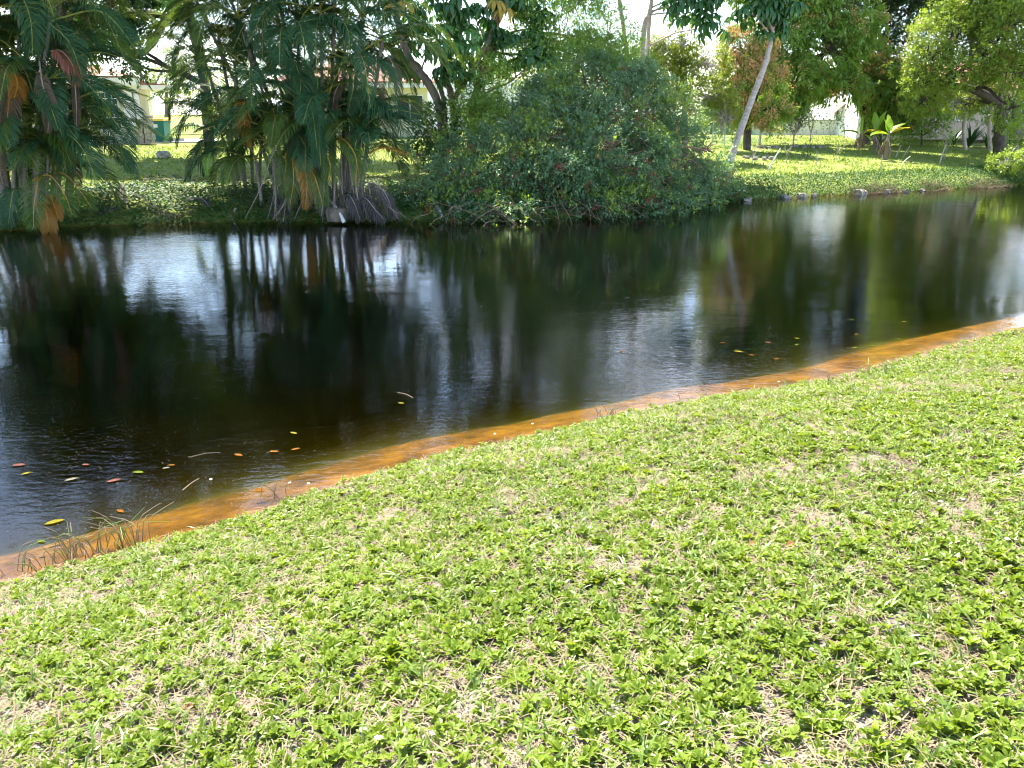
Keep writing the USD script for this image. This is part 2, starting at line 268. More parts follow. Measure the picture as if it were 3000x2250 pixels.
wx = np.concatenate([np.arange(-60, -14, 3), np.arange(-14, 24, .5), np.arange(24, 80.1, 3)])
wa = np.stack([wx, EN(wx) - .6, 0 * wx], 1); wb = np.stack([wx, EF(wx) + .8, 0 * wx], 1); nn = len(wx); dz = np.array([0, 0, 3.0])
wv = np.vstack([wa, wb, wa - dz, wb - dz]); k = np.arange(nn - 1)
q = [np.stack([k, k + 1, nn + k + 1, nn + k], 1), np.stack([2 * nn + k, 3 * nn + k, 3 * nn + k + 1, 2 * nn + k + 1], 1), np.stack([k, 2 * nn + k, 2 * nn + k + 1, k + 1], 1), np.stack([nn + k, nn + k + 1, 3 * nn + k + 1, 3 * nn + k], 1),
     np.array([[0, nn, 3 * nn, 2 * nn], [nn - 1, 3 * nn - 1, 4 * nn - 1, 2 * nn - 1]])]
q = np.vstack(q); wf = np.vstack([q[:, [0, 1, 2]], q[:, [0, 2, 3]]])
water_m = usdkit.material(stage, '/World/Looks/water', {
    'g': ('geometry', {}), 'm': ('mapping', {'rotation': (0, 0, R(-24)), 'scale': (.55, 1.25, 1)}), 'm2': ('mapping', {'rotation': (0, 0, R(18)), 'scale': (.5, 1.2, 1)}),
    'n1': ('noise_texture', {'scale': 15.0, 'detail': 3.0, 'roughness': .5, 'distortion': .4}), 'n2': ('noise_texture', {'scale': 1.4, 'detail': 2.0}), 'n3': ('noise_texture', {'scale': .16, 'detail': 3.0}),
    'cal': ('map_range', {'from_min': .38, 'from_max': .62, 'to_min': .25, 'to_max': 1.0, 'clamp': True}), 'h': ('math', {'math_type': 'multiply'}), 'h2': ('math', {'math_type': 'multiply_add', 'value2': 1.6}),
    'b': ('bump', {'strength': 1.0, 'distance': .0034}),
    'fr': ('fresnel', {'IOR': 1.36}), 'gl': ('glossy_bsdf', {'roughness': .02, 'color': (1, 1, 1)}), 'tr': ('transparent_bsdf', {'color': (1, 1, 1)}), 'mx': ('mix_closure', {}),
    'ab': ('absorption_volume', {'color': (.70, .66, .16), 'density': 1.75})},
    [('g.position', 'm.vector'), ('g.position', 'm2.vector'), ('m.vector', 'n1.vector'), ('m2.vector', 'n2.vector'), ('g.position', 'n3.vector'), ('n3.fac', 'cal.value'),
     ('n1.fac', 'h.value1'), ('cal.result', 'h.value2'), ('n2.fac', 'h2.value1'), ('h.value', 'h2.value3'), ('h2.value', 'b.height'), ('b.normal', 'gl.normal'),
     ('fr.fac', 'mx.fac'), ('tr.BSDF', 'mx.closure1'), ('gl.BSDF', 'mx.closure2')], surface='mx.closure', volume='ab.volume')
single('water', (wv, wf), water_m, kind='structure')

def on_ground(px, py, y0=None):
    """where the ray through a photo pixel meets the ground"""
    d = ray(px, py); o = np.array([0, 0, EYE]); t = np.linspace(1.2, 75, 3000); p = o + t[:, None] * d
    hit = np.nonzero(p[:, 2] < np.maximum(height(p[:, 0], p[:, 1]), 0))[0]
    return p[hit[0]] if len(hit) else at_y(px, py, 45)
def stand(px, y, lift=0.0):
    """the ground point at distance y in the direction of photo column px"""
    x = at_y(px, 430, y)[0]; return np.array([x, y, float(height(x, y)) + lift])

# ------------------------------------------------------------------ houses
def wall_frame(o, rz):
    c, s = math.cos(rz), math.sin(rz); o = np.asarray(o, float)
    def B(x0, x1, y0, y1, z0, z1):                  # box in the house's own axes
        v, f = box(((x0 + x1) / 2, (y0 + y1) / 2, (z0 + z1) / 2), (x1 - x0, y1 - y0, z1 - z0))
        return np.stack([o[0] + c * v[:, 0] - s * v[:, 1], o[1] + s * v[:, 0] + c * v[:, 1], o[2] + v[:, 2]], 1), f
    def G(v, f):
        v = np.asarray(v, float); return np.stack([o[0] + c * v[:, 0] - s * v[:, 1], o[1] + s * v[:, 0] + c * v[:, 1], o[2] + v[:, 2]], 1), np.asarray(f)
    return B, G
def window(T, B, x0, x1, z0, z1, y, cols, rows, frame='white'):
    w = .05
    fr = join([B(x0, x1, y - .05, y, z1 - w, z1), B(x0, x1, y - .07, y, z0 - .03, z0 + w), B(x0, x0 + w, y - .05, y, z0 + w, z1 - w), B(x1 - w, x1, y - .05, y, z0 + w, z1 - w)])
    p = T.part('window', fr, M[frame])
    T.part('pane', B(x0 + w, x1 - w, y - .02, y - .005, z0 + w, z1 - w), M['glassdark'], under=p)
    for c_ in range(1, cols):
        xx = x0 + (x1 - x0) * c_ / cols; T.part('glazing_bar', B(xx - .02, xx + .02, y - .045, y - .021, z0 + w, z1 - w), M[frame], under=p)
    for r_ in range(1, rows):
        zz = z0 + (z1 - z0) * r_ / rows; T.part('glazing_bar', B(x0 + w, x1 - w, y - .051, y - .046, zz - .02, zz + .02), M[frame], under=p)

YA = 38.0
a0 = stand(452, YA)                                  # right end of the left house's front
GA = float(a0[2])
T = Thing('porch_house', a0, 'cream and white single storey house with a white corner column behind the left palms', 'house')
B, G = wall_frame(a0, R(22))
T.part('wall', B(-9, -.12, .35, 6, 0, 2.45), M['cream'])
T.part('wall', B(-.12, 0, .32, 5.5, 0, 2.35), M['cream'])
T.part('column', join([B(-1.05, -.62, -.02, .33, .0, 2.2), B(-1.10, -.57, -.06, .36, 2.2, 2.32), B(-1.10, -.57, -.06, .36, 0, .12)]), M['white'])
T.part('pilaster', B(-.56, -.34, .05, .33, 0, 2.32), M['white'])
T.part('fascia', B(-9.3, -.2, -.35, -.28, 2.47, 2.80), M['white'])
T.part('soffit', B(-9.3, -.2, -.28, 6.2, 2.47, 2.50), M['cream'])
T.part('roof', join([B(-9.3, -.2, -.30, 6.2, 2.803, 2.87), G([[-9.3, -.3, 2.87], [-.2, -.3, 2.87], [-.2, 6.2, 2.87], [-9.3, 6.2, 2.87], [-7, 3, 3.5], [-2.6, 3, 3.5]], [[0, 1, 5], [0, 5, 4], [1, 2, 5], [2, 3, 4], [2, 4, 5], [3, 0, 4]])]), M['roofred'])
T.part('side_roof', join([B(-.82, 1.25, .05, 5.8, 2.34, 2.52)]), M['white'])
T.part('side_roof_cover', G([[-.8, .1, 2.525], [1.22, .1, 2.525], [1.22, 5.8, 2.525], [-.8, 5.8, 2.525], [-.8, .1, 2.72], [-.8, 5.8, 2.72]], [[0, 1, 4], [1, 2, 5], [1, 5, 4], [3, 0, 4], [3, 4, 5], [2, 3, 5]]), M['roofred'])
for x0 in (-2.55, -4.4, -6.3, -8.2): window(T, B, x0, x0 + 1.3, .55, 2.2, .348, 5, 6)
T.part('plinth', B(-9, -.12, .30, .349, 0, .25), M['white'])
sl = stand(380, 36.3)
single('patio_slab', join([(lambda B: B(-9.5, 2.9, -1.9, 2.6, -.35, .06))(wall_frame((a0[0], a0[1], GA), R(22))[0])]), M['concrete'], 'pale concrete patio slab in front of the cream house', 'patio', kind='structure')
def bin_(px, y):
    p = stand(px, y) + [0, 0, .05]; T = Thing('trash_bin', p, 'dark green wheeled trash bin with a yellow lid beside the cream house', 'trash bin')
    w0, w1, h = .27, .36, .92
    v = np.array([[sx * w, sy * w * 1.1, z] for z, w in ((.06, w0), (h, w1)) for sx, sy in ((-1, -1), (1, -1), (1, 1), (-1, 1))]) + p
    f = np.array([[0, 1, 5], [0, 5, 4], [1, 2, 6], [1, 6, 5], [2, 3, 7], [2, 7, 6], [3, 0, 4], [3, 4, 7], [0, 3, 2], [0, 2, 1], [4, 5, 6], [4, 6, 7]])
    T.part('body', (v, f), M['binggreen']); T.part('rim', box(p + [0, 0, h - .04], (.78, .84, .06)), M['binggreen'])
    lid = np.array([[-.40, -.44, h + .01], [.40, -.44, h + .01], [.40, .44, h + .01], [-.40, .44, h + .01], [-.36, -.38, h + .10], [.36, -.38, h + .10], [.36, .40, h + .15], [-.36, .40, h + .15]]) + p
    T.part('lid', (lid, f), M['binyellow']); T.part('label_panel', box(p + [-.06, -.375, .72], (.24, .012, .16)), M['white'])
    for s in (-1, 1): T.part('wheel', tube([p + [s * .26, .36, .12], p + [s * .32, .36, .12]], .12, n=3, sides=12), M['tire'])
bin_(477, 37.2)
for si, (px, n, y) in enumerate(((400, 5, 35.9), (421, 8, 35.85), (444, 9, 35.8))):
    p = stand(px, y); z = GA + .06
    for b in range(n):
        h = .125; g = rng.uniform(-.03, .03, 2)
        single('concrete_block', box((p[0] + g[0], y + g[1], z + h / 2), (.30 + rng.uniform(-.03, .05), .3, h - .006), rng.uniform(-.15, .15)), M['oldblock'],
               ('bottom', 'second', 'third', 'fourth', 'fifth', 'sixth', 'seventh', 'eighth', 'ninth')[b] + ' weathered block from the ground in the ' + ('shortest left-hand', 'middle', 'tallest right-hand')[si] + ' stack by the white column', 'concrete block', f'blocks of the {("left", "middle", "right")[si]} stack on the patio')
        z += h

YB = 44.0
b0 = stand(1285, YB); T = Thing('tiled_roof_house', b0, 'house with a low terracotta hip roof and white fascia behind the umbrella tree', 'house')
B, G = wall_frame(b0, R(6))
T.part('wall', B(-8.2, -.5, .6, 8, 0, 2.6), M['cream'])
T.part('fascia', B(-8.8, .1, 0, .06, 2.55, 2.80), M['white']); T.part('fascia', B(.04, .1, .06, 8.6, 2.55, 2.80), M['white'])
T.part('soffit', B(-8.8, .04, .06, 8.6, 2.55, 2.58), M['cream'])
rz_ = 2.80
T.part('roof', G([[-8.8, -.05, rz_], [.15, -.05, rz_], [.15, 8.7, rz_], [-8.8, 8.7, rz_], [-4.7, 4.3, 4.35], [-4.0, 4.3, 4.35], [-8.8, -.05, rz_ + .06], [.15, -.05, rz_ + .06], [.15, 8.7, rz_ + .06], [-8.8, 8.7, rz_ + .06]],
    [[0, 1, 7], [0, 7, 6], [1, 2, 8], [1, 8, 7], [2, 3, 9], [2, 9, 8], [3, 0, 6], [3, 6, 9], [6, 7, 5], [6, 5, 4], [7, 8, 5], [8, 9, 4], [8, 4, 5], [9, 6, 4]]), M['roofred'])
for x0, x1 in ((-2.2, -.75), (-5.4, -3.6), (-7.8, -6.6)): window(T, B, x0, x1, .9, 2.2, .598, 2, 1)
c0 = stand(1355, 60); T = Thing('white_gable_house', c0, 'far white house with a low gable seen between the umbrella tree trunks', 'house')
B, G = wall_frame(c0, 0)
T.part('wall', B(-3, 6, 0, 6, 0, 2.9), M['white'])
T.part('gable', G([[-3, 0, 2.9], [6, 0, 2.9], [1.5, 0, 4.3], [-3, 6, 2.9], [6, 6, 2.9], [1.5, 6, 4.3]], [[0, 1, 2], [3, 5, 4], [0, 2, 5], [0, 5, 3], [1, 4, 5], [1, 5, 2], [0, 3, 4], [0, 4, 1]]), M['white'])
window(T, B, .4, 2.4, 1.0, 2.2, -.002, 2, 1)

YC = 46.0
d0 = stand(2503, YC); T = Thing('white_house', d0, 'white house behind the mango trees, sunlit left side wall, front in deep shade', 'house')
B, G = wall_frame(d0, R(-6))
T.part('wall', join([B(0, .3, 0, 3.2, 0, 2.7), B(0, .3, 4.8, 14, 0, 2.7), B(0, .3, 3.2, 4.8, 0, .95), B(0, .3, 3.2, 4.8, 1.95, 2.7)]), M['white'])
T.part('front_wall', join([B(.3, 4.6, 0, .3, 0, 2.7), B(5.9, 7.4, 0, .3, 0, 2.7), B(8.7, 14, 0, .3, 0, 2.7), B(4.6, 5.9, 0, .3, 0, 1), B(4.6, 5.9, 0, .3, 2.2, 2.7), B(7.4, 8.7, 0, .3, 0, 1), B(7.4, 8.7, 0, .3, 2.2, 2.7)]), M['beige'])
T.part('side_window', B(.12, .16, 3.2, 4.8, .95, 1.95), M['glassdark'])
T.part('awning', G([[-.02, 2.9, 1.95], [-.02, 5.1, 1.95], [-.5, 2.9, 1.5], [-.5, 5.1, 1.5], [-.02, 2.9, 1.87], [-.02, 5.1, 1.87], [-.5, 2.9, 1.42], [-.5, 5.1, 1.42]], [[0, 2, 3], [0, 3, 1], [4, 5, 7], [4, 7, 6], [0, 4, 6], [0, 6, 2], [1, 3, 7], [1, 7, 5], [2, 6, 7], [2, 7, 3]]), M['peach'])
T.part('sill', B(-.05, .1, 3.15, 4.85, .88, .949), M['white'])
for x0 in (4.6, 7.4): window(T, B, x0, x0 + 1.3, 1.0, 2.2, .15, 2, 2)
T.part('roof', G([[-.12, -.8, 2.7], [14.6, -.8, 2.7], [14.6, 14.2, 2.7], [-.12, 14.2, 2.7], [5, 6, 4.3], [10, 6, 4.3]], [[0, 1, 5], [0, 5, 4], [1, 2, 5], [2, 3, 4], [2, 4, 5], [3, 0, 4], [0, 3, 2], [0, 2, 1]]), M['roofred'])
T = Thing('garden_wall', stand(2250, 50), 'low pale garden wall running left from the white house', 'wall')
B, G = wall_frame(stand(2250, 50.2), 0); T.part('wall', B(-1, 4.2, 0, .2, 0, .85), M['white']); T.part('coping', B(-1.04, 4.2, -.03, .23, .85, .92), M['concrete'])

# chain link fence by the leaning tree
f0, f1 = stand(2085, 39.0), stand(2222, 41.0); T = Thing('wire_fence', f0, 'green chain link fence behind the leaning pale trunk', 'fence')
n_ = 5
for q_ in range(n_):
    p = f0 + (f1 - f0) * q_ / (n_ - 1); p[2] = height(p[0], p[1]); T.part('post', tube([p, p + [0, 0, 1.3]], .03, n=3, sides=8), M['galv'])
T.part('top_rail', tube([f0 + [0, 0, 1.28], f1 + [0, 0, 1.28]], .022, n=4), M['galv'])
ms = []; Lf = np.linalg.norm(f1 - f0)
for q_ in np.arange(-1.2, Lf, .09):
    for sgn in (1, -1):
        a_, b_ = (q_, q_ + 1.2) if sgn > 0 else (q_ + 1.2, q_)
        t0, t1 = 0.0, 1.0
        lo, hi = 0.0, Lf
        if a_ < lo: t0 = (lo - a_) / (b_ - a_)
        if a_ > hi: t0 = (hi - a_) / (b_ - a_)
        if b_ < lo: t1 = (lo - a_) / (b_ - a_)
        if b_ > hi: t1 = (hi - a_) / (b_ - a_)
        if t1 - t0 < .05: continue
        P_ = lambda t: f0 + (f1 - f0) * ((a_ + (b_ - a_) * t) / Lf) + np.array([0, -.02 * sgn, .05 + 1.2 * t])
        ms.append(tube([P_(t0), P_(t1)], .004, n=2, sides=3, cap=False))
T.part('wire_mesh', join(ms), M['fence'], kind='stuff')

# ------------------------------------------------------------------ trees and shrubs
def lobe(px, py, y, rx, rz, ry=None):
    m = metre(y); c = at_y(px, py, y); return c, np.array([rx * m, (ry if ry else .8 * (rx + rz) / 2) * m, rz * m])
def sprays(lobes, dens, g, gap=.42, gapf=.9, shell=.5, seed=1):
    """twig origins through the lobes, more of them near the surface, with gaps"""
    P, D = [], []
    for c, r in lobes:
        n = int(dens * (r[0] * r[2] + r[0] * r[1] + r[1] * r[2]) * 21)
        u = rand_unit(n, g); q = shell + (1 - shell) * np.sqrt(g.random(n))
        lump = .78 + .44 * meshkit.fbm(u * 2.3 + c, 3, seed)
        P.append(c + u * r * (q * lump)[:, None]); D.append(unit(u / r))
    P, D = np.vstack(P), np.vstack(D); keep = meshkit.fbm(P * gapf, 3, seed + 9) > gap
    return P[keep], D[keep]
def foliage(P, D, g, n, twig, L, W, droop=.25, spread=.9, tpl=LEAF2, out=.6):
    """n leaves along a short twig at each origin"""
    m = len(P); ax = unit(D * out + rand_unit(m, g) * .7 + [0, 0, .15]); pos = np.repeat(P, n, 0); A = np.repeat(ax, n, 0)
    t = np.tile(np.linspace(.15, 1, n), m)[:, None]; tw = np.repeat(twig * g.uniform(.7, 1.3, m), n)[:, None]
    pos = pos + A * t * tw - np.array([0, 0, 1]) * (t * t * tw * droop)
    side = unit(np.cross(A, rand_unit(m * n, g))); d = unit(A * .45 + side * spread - np.array([0, 0, droop]))
    up = unit(np.array([0, 0, 1.0]) + rand_unit(m * n, g) * .55)
    s = g.uniform(.7, 1.25, m * n)
    return scatter(tpl, pos, d, up, L * s, W * s)
def bend(a, b, g, amt=.12, n=3):
    a, b = np.asarray(a, float), np.asarray(b, float); l = np.linalg.norm(b - a); out = [a]
    for k_ in range(1, n): out.append(a + (b - a) * k_ / n + g.normal(size=3) * l * amt * .5 + [0, 0, l * .06])
    return out + [b]
def tree(name, base, label, cat, trunk, lobes, fol, leafmat, bark, seed, r=(.16, .07), dens=6, gap=.42, shell=.5, group=None, limbs=True, tw=26, twig_r=.008, gapf=.9, extra=None, young=0):
    g = np.random.default_rng(seed); base = np.asarray(base, float)
    T = Thing(name, base, label, cat, group)
    pts = [base - [0, 0, .1]] + [np.asarray(p, float) for p in trunk]
    T.part('trunk', tube(pts, r[0], r[1], n=6 * len(pts), sides=9, wob=.3), M[bark], smooth=True)
    top = pts[-1]
    if limbs:
        for c, rr in lobes:
            k_ = np.argmin([np.linalg.norm(np.asarray(p) - (c - [0, 0, rr[2] * .8])) for p in pts[1:]]) + 1; s0 = pts[k_]
            if np.linalg.norm(c - s0) < .3: continue
            T.part('limb', tube(bend(s0, c, g), r[1] * .75, r[1] * .25, n=9, sides=6, wob=.3), M[bark], smooth=True)
    P, D = sprays(lobes, dens, g, gap, gapf, shell, seed)
    tws = []
    for c, rr in lobes:
        for _ in range(tw):
            u = rand_unit(1, g)[0]; tws.append(tube(bend(c + g.normal(size=3) * rr * .15, c + u * rr * g.uniform(.7, .98), g, .2), twig_r * 2, twig_r * .6, n=5, sides=4, cap=False))
    if tws: T.part('twigs', join(tws), M[bark], kind='stuff')
    T.part('crown', foliage(P, D, g, **fol), M[leafmat])
    if young:
        q_ = (meshkit.noise(P * 1.6, seed + 3) > .57) & (g.random(len(P)) < young) & (D @ np.array([-.2, -.6, .75]) > .1)
        if q_.sum() > 5: T.part('young_leaves', foliage(P[q_] + D[q_] * .22, D[q_], g, **fol), M['young'])
    if extra: extra(T, P, D, g)
    return T
PEP = dict(n=8, twig=.34, L=.095, W=.045, droop=.18, spread=.8)
FINE = dict(n=8, twig=.32, L=.095, W=.042, droop=.2, spread=.8)
MAN = dict(n=8, twig=.22, L=.27, W=.075, droop=.75, spread=.8)
BUT = dict(n=8, twig=.28, L=.12, W=.055, droop=.1, spread=.8)
DRK = dict(n=8, twig=.3, L=.16, W=.075, droop=.35, spread=.85)

def berries(nc, size=.016, per=14, matname='berry', pick=None, name='berries', rad=.07):
    def f(T, P, D, g):
        ok = np.nonzero((D @ np.array([-.1, -1, .1])) > .25)[0] if pick is None else np.nonzero(pick(P))[0]
        if not len(ok): return
        ids = g.choice(ok, min(nc, len(ok)), replace=False); pos = np.repeat(P[ids] + D[ids] * .22, per, 0) + g.normal(size=(nc if nc < len(ok) else len(ok)) * per * 3).reshape(-1, 3) * rad
        v = np.array([[1, 0, 0], [-1, 0, 0], [0, 1, 0], [0, -1, 0], [0, 0, 1], [0, 0, -1.]]); fc = np.array([[0, 2, 4], [2, 1, 4], [1, 3, 4], [3, 0, 4], [2, 0, 5], [1, 2, 5], [3, 1, 5], [0, 3, 5]])
        T.part(name, scatter((v, fc), pos, rand_unit(len(pos), g), rand_unit(len(pos), g), size, size), M[matname], kind='stuff')
    return f

# the big pepper bush leaning over the water
yb = 22.6
pep = [lobe(1660, 420, 23.6, 190, 140), lobe(1840, 330, 25.0, 190, 120), lobe(1500, 470, 22.8, 130, 120), lobe(1600, 540, 22.0, 170, 90), lobe(1800, 500, 22.8, 180, 110), lobe(1980, 480, 24.2, 150, 110),
       lobe(1920, 560, 23.4, 130, 66), lobe(2040, 545, 24.6, 90, 55), lobe(1720, 575, 22.3, 150, 60), lobe(1640, 330, 24.6, 130, 100), lobe(1440, 580, 21.9, 120, 60), lobe(1460, 628, 20.7, 100, 26), lobe(1580, 628, 20.8, 110, 28), lobe(1700, 622, 21.1, 110, 28), lobe(1820, 614, 21.6, 110, 30), lobe(1930, 604, 22.2, 100, 30), lobe(2030, 590, 23.2, 80, 28), lobe(1340, 632, 20.6, 90, 22),
       lobe(1520, 360, 23.6, 60, 46), lobe(1570, 290, 24.2, 50, 40), lobe(1700, 190, 25.4, 60, 40), lobe(1850, 215, 25.4, 70, 36), lobe(1960, 300, 25.6, 60, 36), lobe(2070, 440, 25, 60, 34), lobe(2110, 540, 25.2, 50, 30), lobe(1660, 500, 21.4, 70, 40), lobe(1780, 430, 22.2, 80, 46), lobe(1900, 440, 23, 70, 40), lobe(1560, 420, 22.4, 60, 40), lobe(1480, 520, 21.6, 60, 36), lobe(1960, 380, 26, 120, 80), lobe(1760, 250, 25.6, 120, 80)]
tree('pepper_bush', stand(1740, 23.4), 'large dense pepper bush with clusters of red berries hanging over the far waterline', 'bush',
     [at_y(1735, 520, 23.6), at_y(1725, 430, 23.9)], pep, PEP, 'pepper', 'bark_red', 21, r=(.2, .09), dens=18, gap=.435, shell=.62, gapf=1.15, tw=20, extra=berries(95), young=.55)
pep2 = [lobe(1310, 545, 21.7, 130, 75), lobe(1210, 580, 21.4, 90, 50), lobe(1360, 470, 23.2, 90, 70), lobe(1400, 600, 21.4, 120, 40)]
tree('pepper_bush', stand(1330, 22.2), 'lower arching pepper bush left of the big berry bush, at the waterline', 'bush', [at_y(1325, 580, 22.2), at_y(1320, 540, 22.2)], pep2, PEP, 'pepper', 'bark_red', 22, r=(.09, .05), dens=17, gap=.42, tw=22, extra=berries(14), young=.5)
lit = [lobe(1260, 400, 25.5, 60, 60), lobe(1300, 350, 26, 60, 50), lobe(1230, 455, 25, 60, 40), lobe(1330, 430, 25.2, 50, 50)]
tree('sunlit_shrub', stand(1270, 25.6), 'loose sunlit shrub under the umbrella tree trunks', 'shrub', [at_y(1272, 470, 25.6), at_y(1275, 430, 25.6)], lit, dict(n=7, twig=.3, L=.12, W=.06, droop=.2, spread=.8), 'vine', 'bark', 23, r=(.05, .03), dens=9, gap=.45, tw=16)

# vine-wrapped trunk and the feathery tree behind the bush
tree('feathery_tree', stand(1380, 26.5), 'tall green tree with a red-brown vine-wrapped trunk behind the pepper bush', 'tree',
     [at_y(1382, 400, 26.5), at_y(1385, 310, 26.6), at_y(1430, 150, 27), at_y(1500, -100, 27.5), at_y(1520, -350, 28)],
     [lobe(1780, 120, 28, 90, 90), lobe(1830, 220, 27.5, 80, 60), lobe(1640, 60, 27.5, 130, 120), lobe(1540, 200, 27, 120, 90), lobe(1700, 170, 28, 110, 90), lobe(1600, -120, 28, 170, 130), lobe(1420, 250, 26.2, 90, 90), lobe(1480, 330, 25.6, 80, 70), lobe(1720, -10, 29, 90, 100), lobe(1480, -330, 28, 200, 140), lobe(1420, 340, 25.6, 100, 70), lobe(1620, -350, 28.5, 150, 120), lobe(1760, -200, 29, 120, 110)],
     FINE, 'feather', 'bark_red', 31, young=.5, r=(.17, .07), dens=15, gap=.42, shell=.4, tw=24)

# umbrella trees
UMB = [umbrella(9, .75, s) for s in range(5)]
def umbrella_tree(base, label, trunks, heads, seed, bark, r, matname='schef', size=.62, per=12, group=None, special=()):
    g = np.random.default_rng(seed); T = Thing('umbrella_tree', base, label, 'tree', group)
    for q_, tr in enumerate(trunks):
        T.part('trunk' if q_ == 0 else 'limb', tube(tr, r[q_][0], r[q_][1], n=7 * len(tr), sides=9, wob=.35), M[bark], smooth=True)
    allp = np.vstack([np.vstack(spline(t, 20)) for t in trunks]); ms, st = [], []
    for c, rr in heads:
        s0 = allp[np.argmin(np.linalg.norm(allp - (c - [0, 0, rr[2]]), axis=1))]
        T.part('limb', tube(bend(s0, c, g, .08), .035, .02, n=7, sides=5), M[bark], smooth=True)
        for _ in range(per):
            u = unit(g.normal(size=3) * [1, 1, .7] + [0, 0, .25]); p = c + u * rr * g.uniform(.55, 1.0)
            st.append(tube([c + u * rr * .1, (c + p) / 2 + [0, 0, .1], p], .008, .006, n=4, sides=3, cap=False))
            ms.append(scatter(UMB[g.integers(5)], p[None], unit(np.array([u[0], u[1], g.uniform(-.5, -.1)]))[None], unit(np.array([u[0] * .5, u[1] * .5, 1]))[None], size * g.uniform(.7, 1.15), size * g.uniform(.7, 1.1)))
    T.part('leaf_stalks', join(st), M['stalk'], kind='stuff'); T.part('crown', join(ms), M[matname])
    for nm, mt, pts in special:
        mm = [scatter(UMB[g.integers(5)], np.asarray(p)[None], unit(np.array([g.normal(), -.6, -.3]))[None], unit(np.array([g.normal() * .2, -.35, 1]))[None], s, s) for p, s in pts]
        for m_ in mm: T.part(nm, m_, M[mt])
    return T
yu = 26.2
hd = [lobe(px, py, y, 62, 48) for px, py, y in ((1130, 20, 26), (1210, 60, 27), (1300, 20, 26), (1390, 50, 26.5), (1480, 20, 26.5), (1560, 50, 27.5), (1160, 130, 27), (1250, 150, 26.2), (1340, 150, 27), (1440, 120, 27.2), (1530, 110, 26.8), (1200, -60, 26), (1330, -70, 26.5), (1460, -80, 26.5), (1580, -60, 27),
      (1260, -180, 26), (1400, -190, 26.5), (1530, -170, 27), (1330, -290, 26.5), (1460, -290, 27), (1345, 215, 26), (1180, 200, 26.8), (1320, 60, 28), (1440, 200, 28), (1100, -40, 26.8), (1570, 180, 26.4), (1080, -130, 26), (1160, -260, 26), (1400, -390, 26.5), (1250, -380, 26.5), (1120, -400, 26), (1330, -480, 26), (1480, -420, 26.5), (1000, -300, 26.5), (1050, -480, 26.5))]
umbrella_tree(stand(1290, yu), 'big umbrella tree with several leaning grey trunks right of the centre palm clump',
    [[stand(1298, yu), at_y(1290, 330, yu), at_y(1255, 245, yu), at_y(1200, 170, yu), at_y(1165, 60, yu), at_y(1150, -150, yu)],
     [at_y(1290, 330, yu), at_y(1262, 250, yu - .1), at_y(1190, 190, yu - .3), at_y(1140, 145, yu - .5), at_y(1110, 120, yu - .5)],
     [stand(1306, yu + .2), at_y(1300, 300, yu + .2), at_y(1272, 220, yu + .3), at_y(1278, 200, yu + .3)],
     [stand(1340, yu + .6), at_y(1322, 280, yu + .6), at_y(1296, 210, yu + .6), at_y(1330, 60, yu + .8), at_y(1400, -160, yu + .8)],
     [at_y(1330, 290, yu + .5), at_y(1420, 140, yu + .5), at_y(1445, 60, yu + .5), at_y(1450, -120, yu + .5)],
     [at_y(1400, 230, yu + 1), at_y(1470, 190, yu + 1), at_y(1530, 165, yu + 1)]],
    hd, 41, 'bark', [(.15, .09), (.10, .05), (.09, .05), (.13, .06), (.10, .06), (.07, .04)], size=.66, per=13,
    special=[('bright_leaf', 'schef_bright', [(at_y(px, py, 24.9), .55) for px, py in ((1303, 82), (1382, 98), (1296, 122), (1340, 130), (1382, 134))]), ('yellowing_leaf', 'schef_yellow', [(at_y(px, py, 24.9), .6) for px, py in ((1455, 8), (1480, 30), (1150, 20), (1185, 12))])])
umbrella_tree(stand(1870, 30), 'tall thin umbrella tree whose pale trunks rise out of the picture above the bush',
    [[stand(1845, 30), at_y(1838, 200, 30), at_y(1828, 90, 30), at_y(1815, 0, 30), at_y(1800, -150, 30), at_y(1790, -300, 30)],
     [stand(1880, 30.2), at_y(1885, 110, 30.2), at_y(1902, 40, 30.2), at_y(1912, -20, 30.2), at_y(1930, -200, 30.2)],
     [stand(1895, 30.5), at_y(1900, 90, 30.5), at_y(1908, 0, 30.6), at_y(1890, -60, 30.6), at_y(1870, -250, 30.6)]],
    [lobe(px, py, 29.5, 50, 36) for px, py in ((1985, 10), (2050, 0), (2090, 20), (2000, 45), (2095, 75), (2030, -70), (1960, -60), (1900, -90), (1820, -100), (2100, -70), (1880, -200), (1990, -180), (1790, -230))], 42, 'bark_pale', [(.09, .06), (.10, .06), (.09, .06)], size=.72, per=6)
lt = [stand(2136, 27.2), at_y(2150, 440, 27.3), at_y(2200, 300, 27.6), at_y(2238, 200, 27.8), at_y(2252, 150, 27.9), at_y(2264, 90, 28)]
umbrella_tree(stand(2136, 27.2), 'umbrella tree with a single bare pale trunk leaning right over the far lawn', [lt],
    [lobe(px, py, y, 46, 40) for px, py, y in ((2195, 40, 27.6), (2240, 20, 28), (2280, 55, 28.2), (2300, 10, 28), (2250, -50, 28), (2200, -30, 27.6), (2310, -60, 28.3), (2265, 85, 28.2), (2170, -80, 28), (2270, -130, 28))], 43, 'bark_pale', [(.115, .075)], size=.62, per=11)

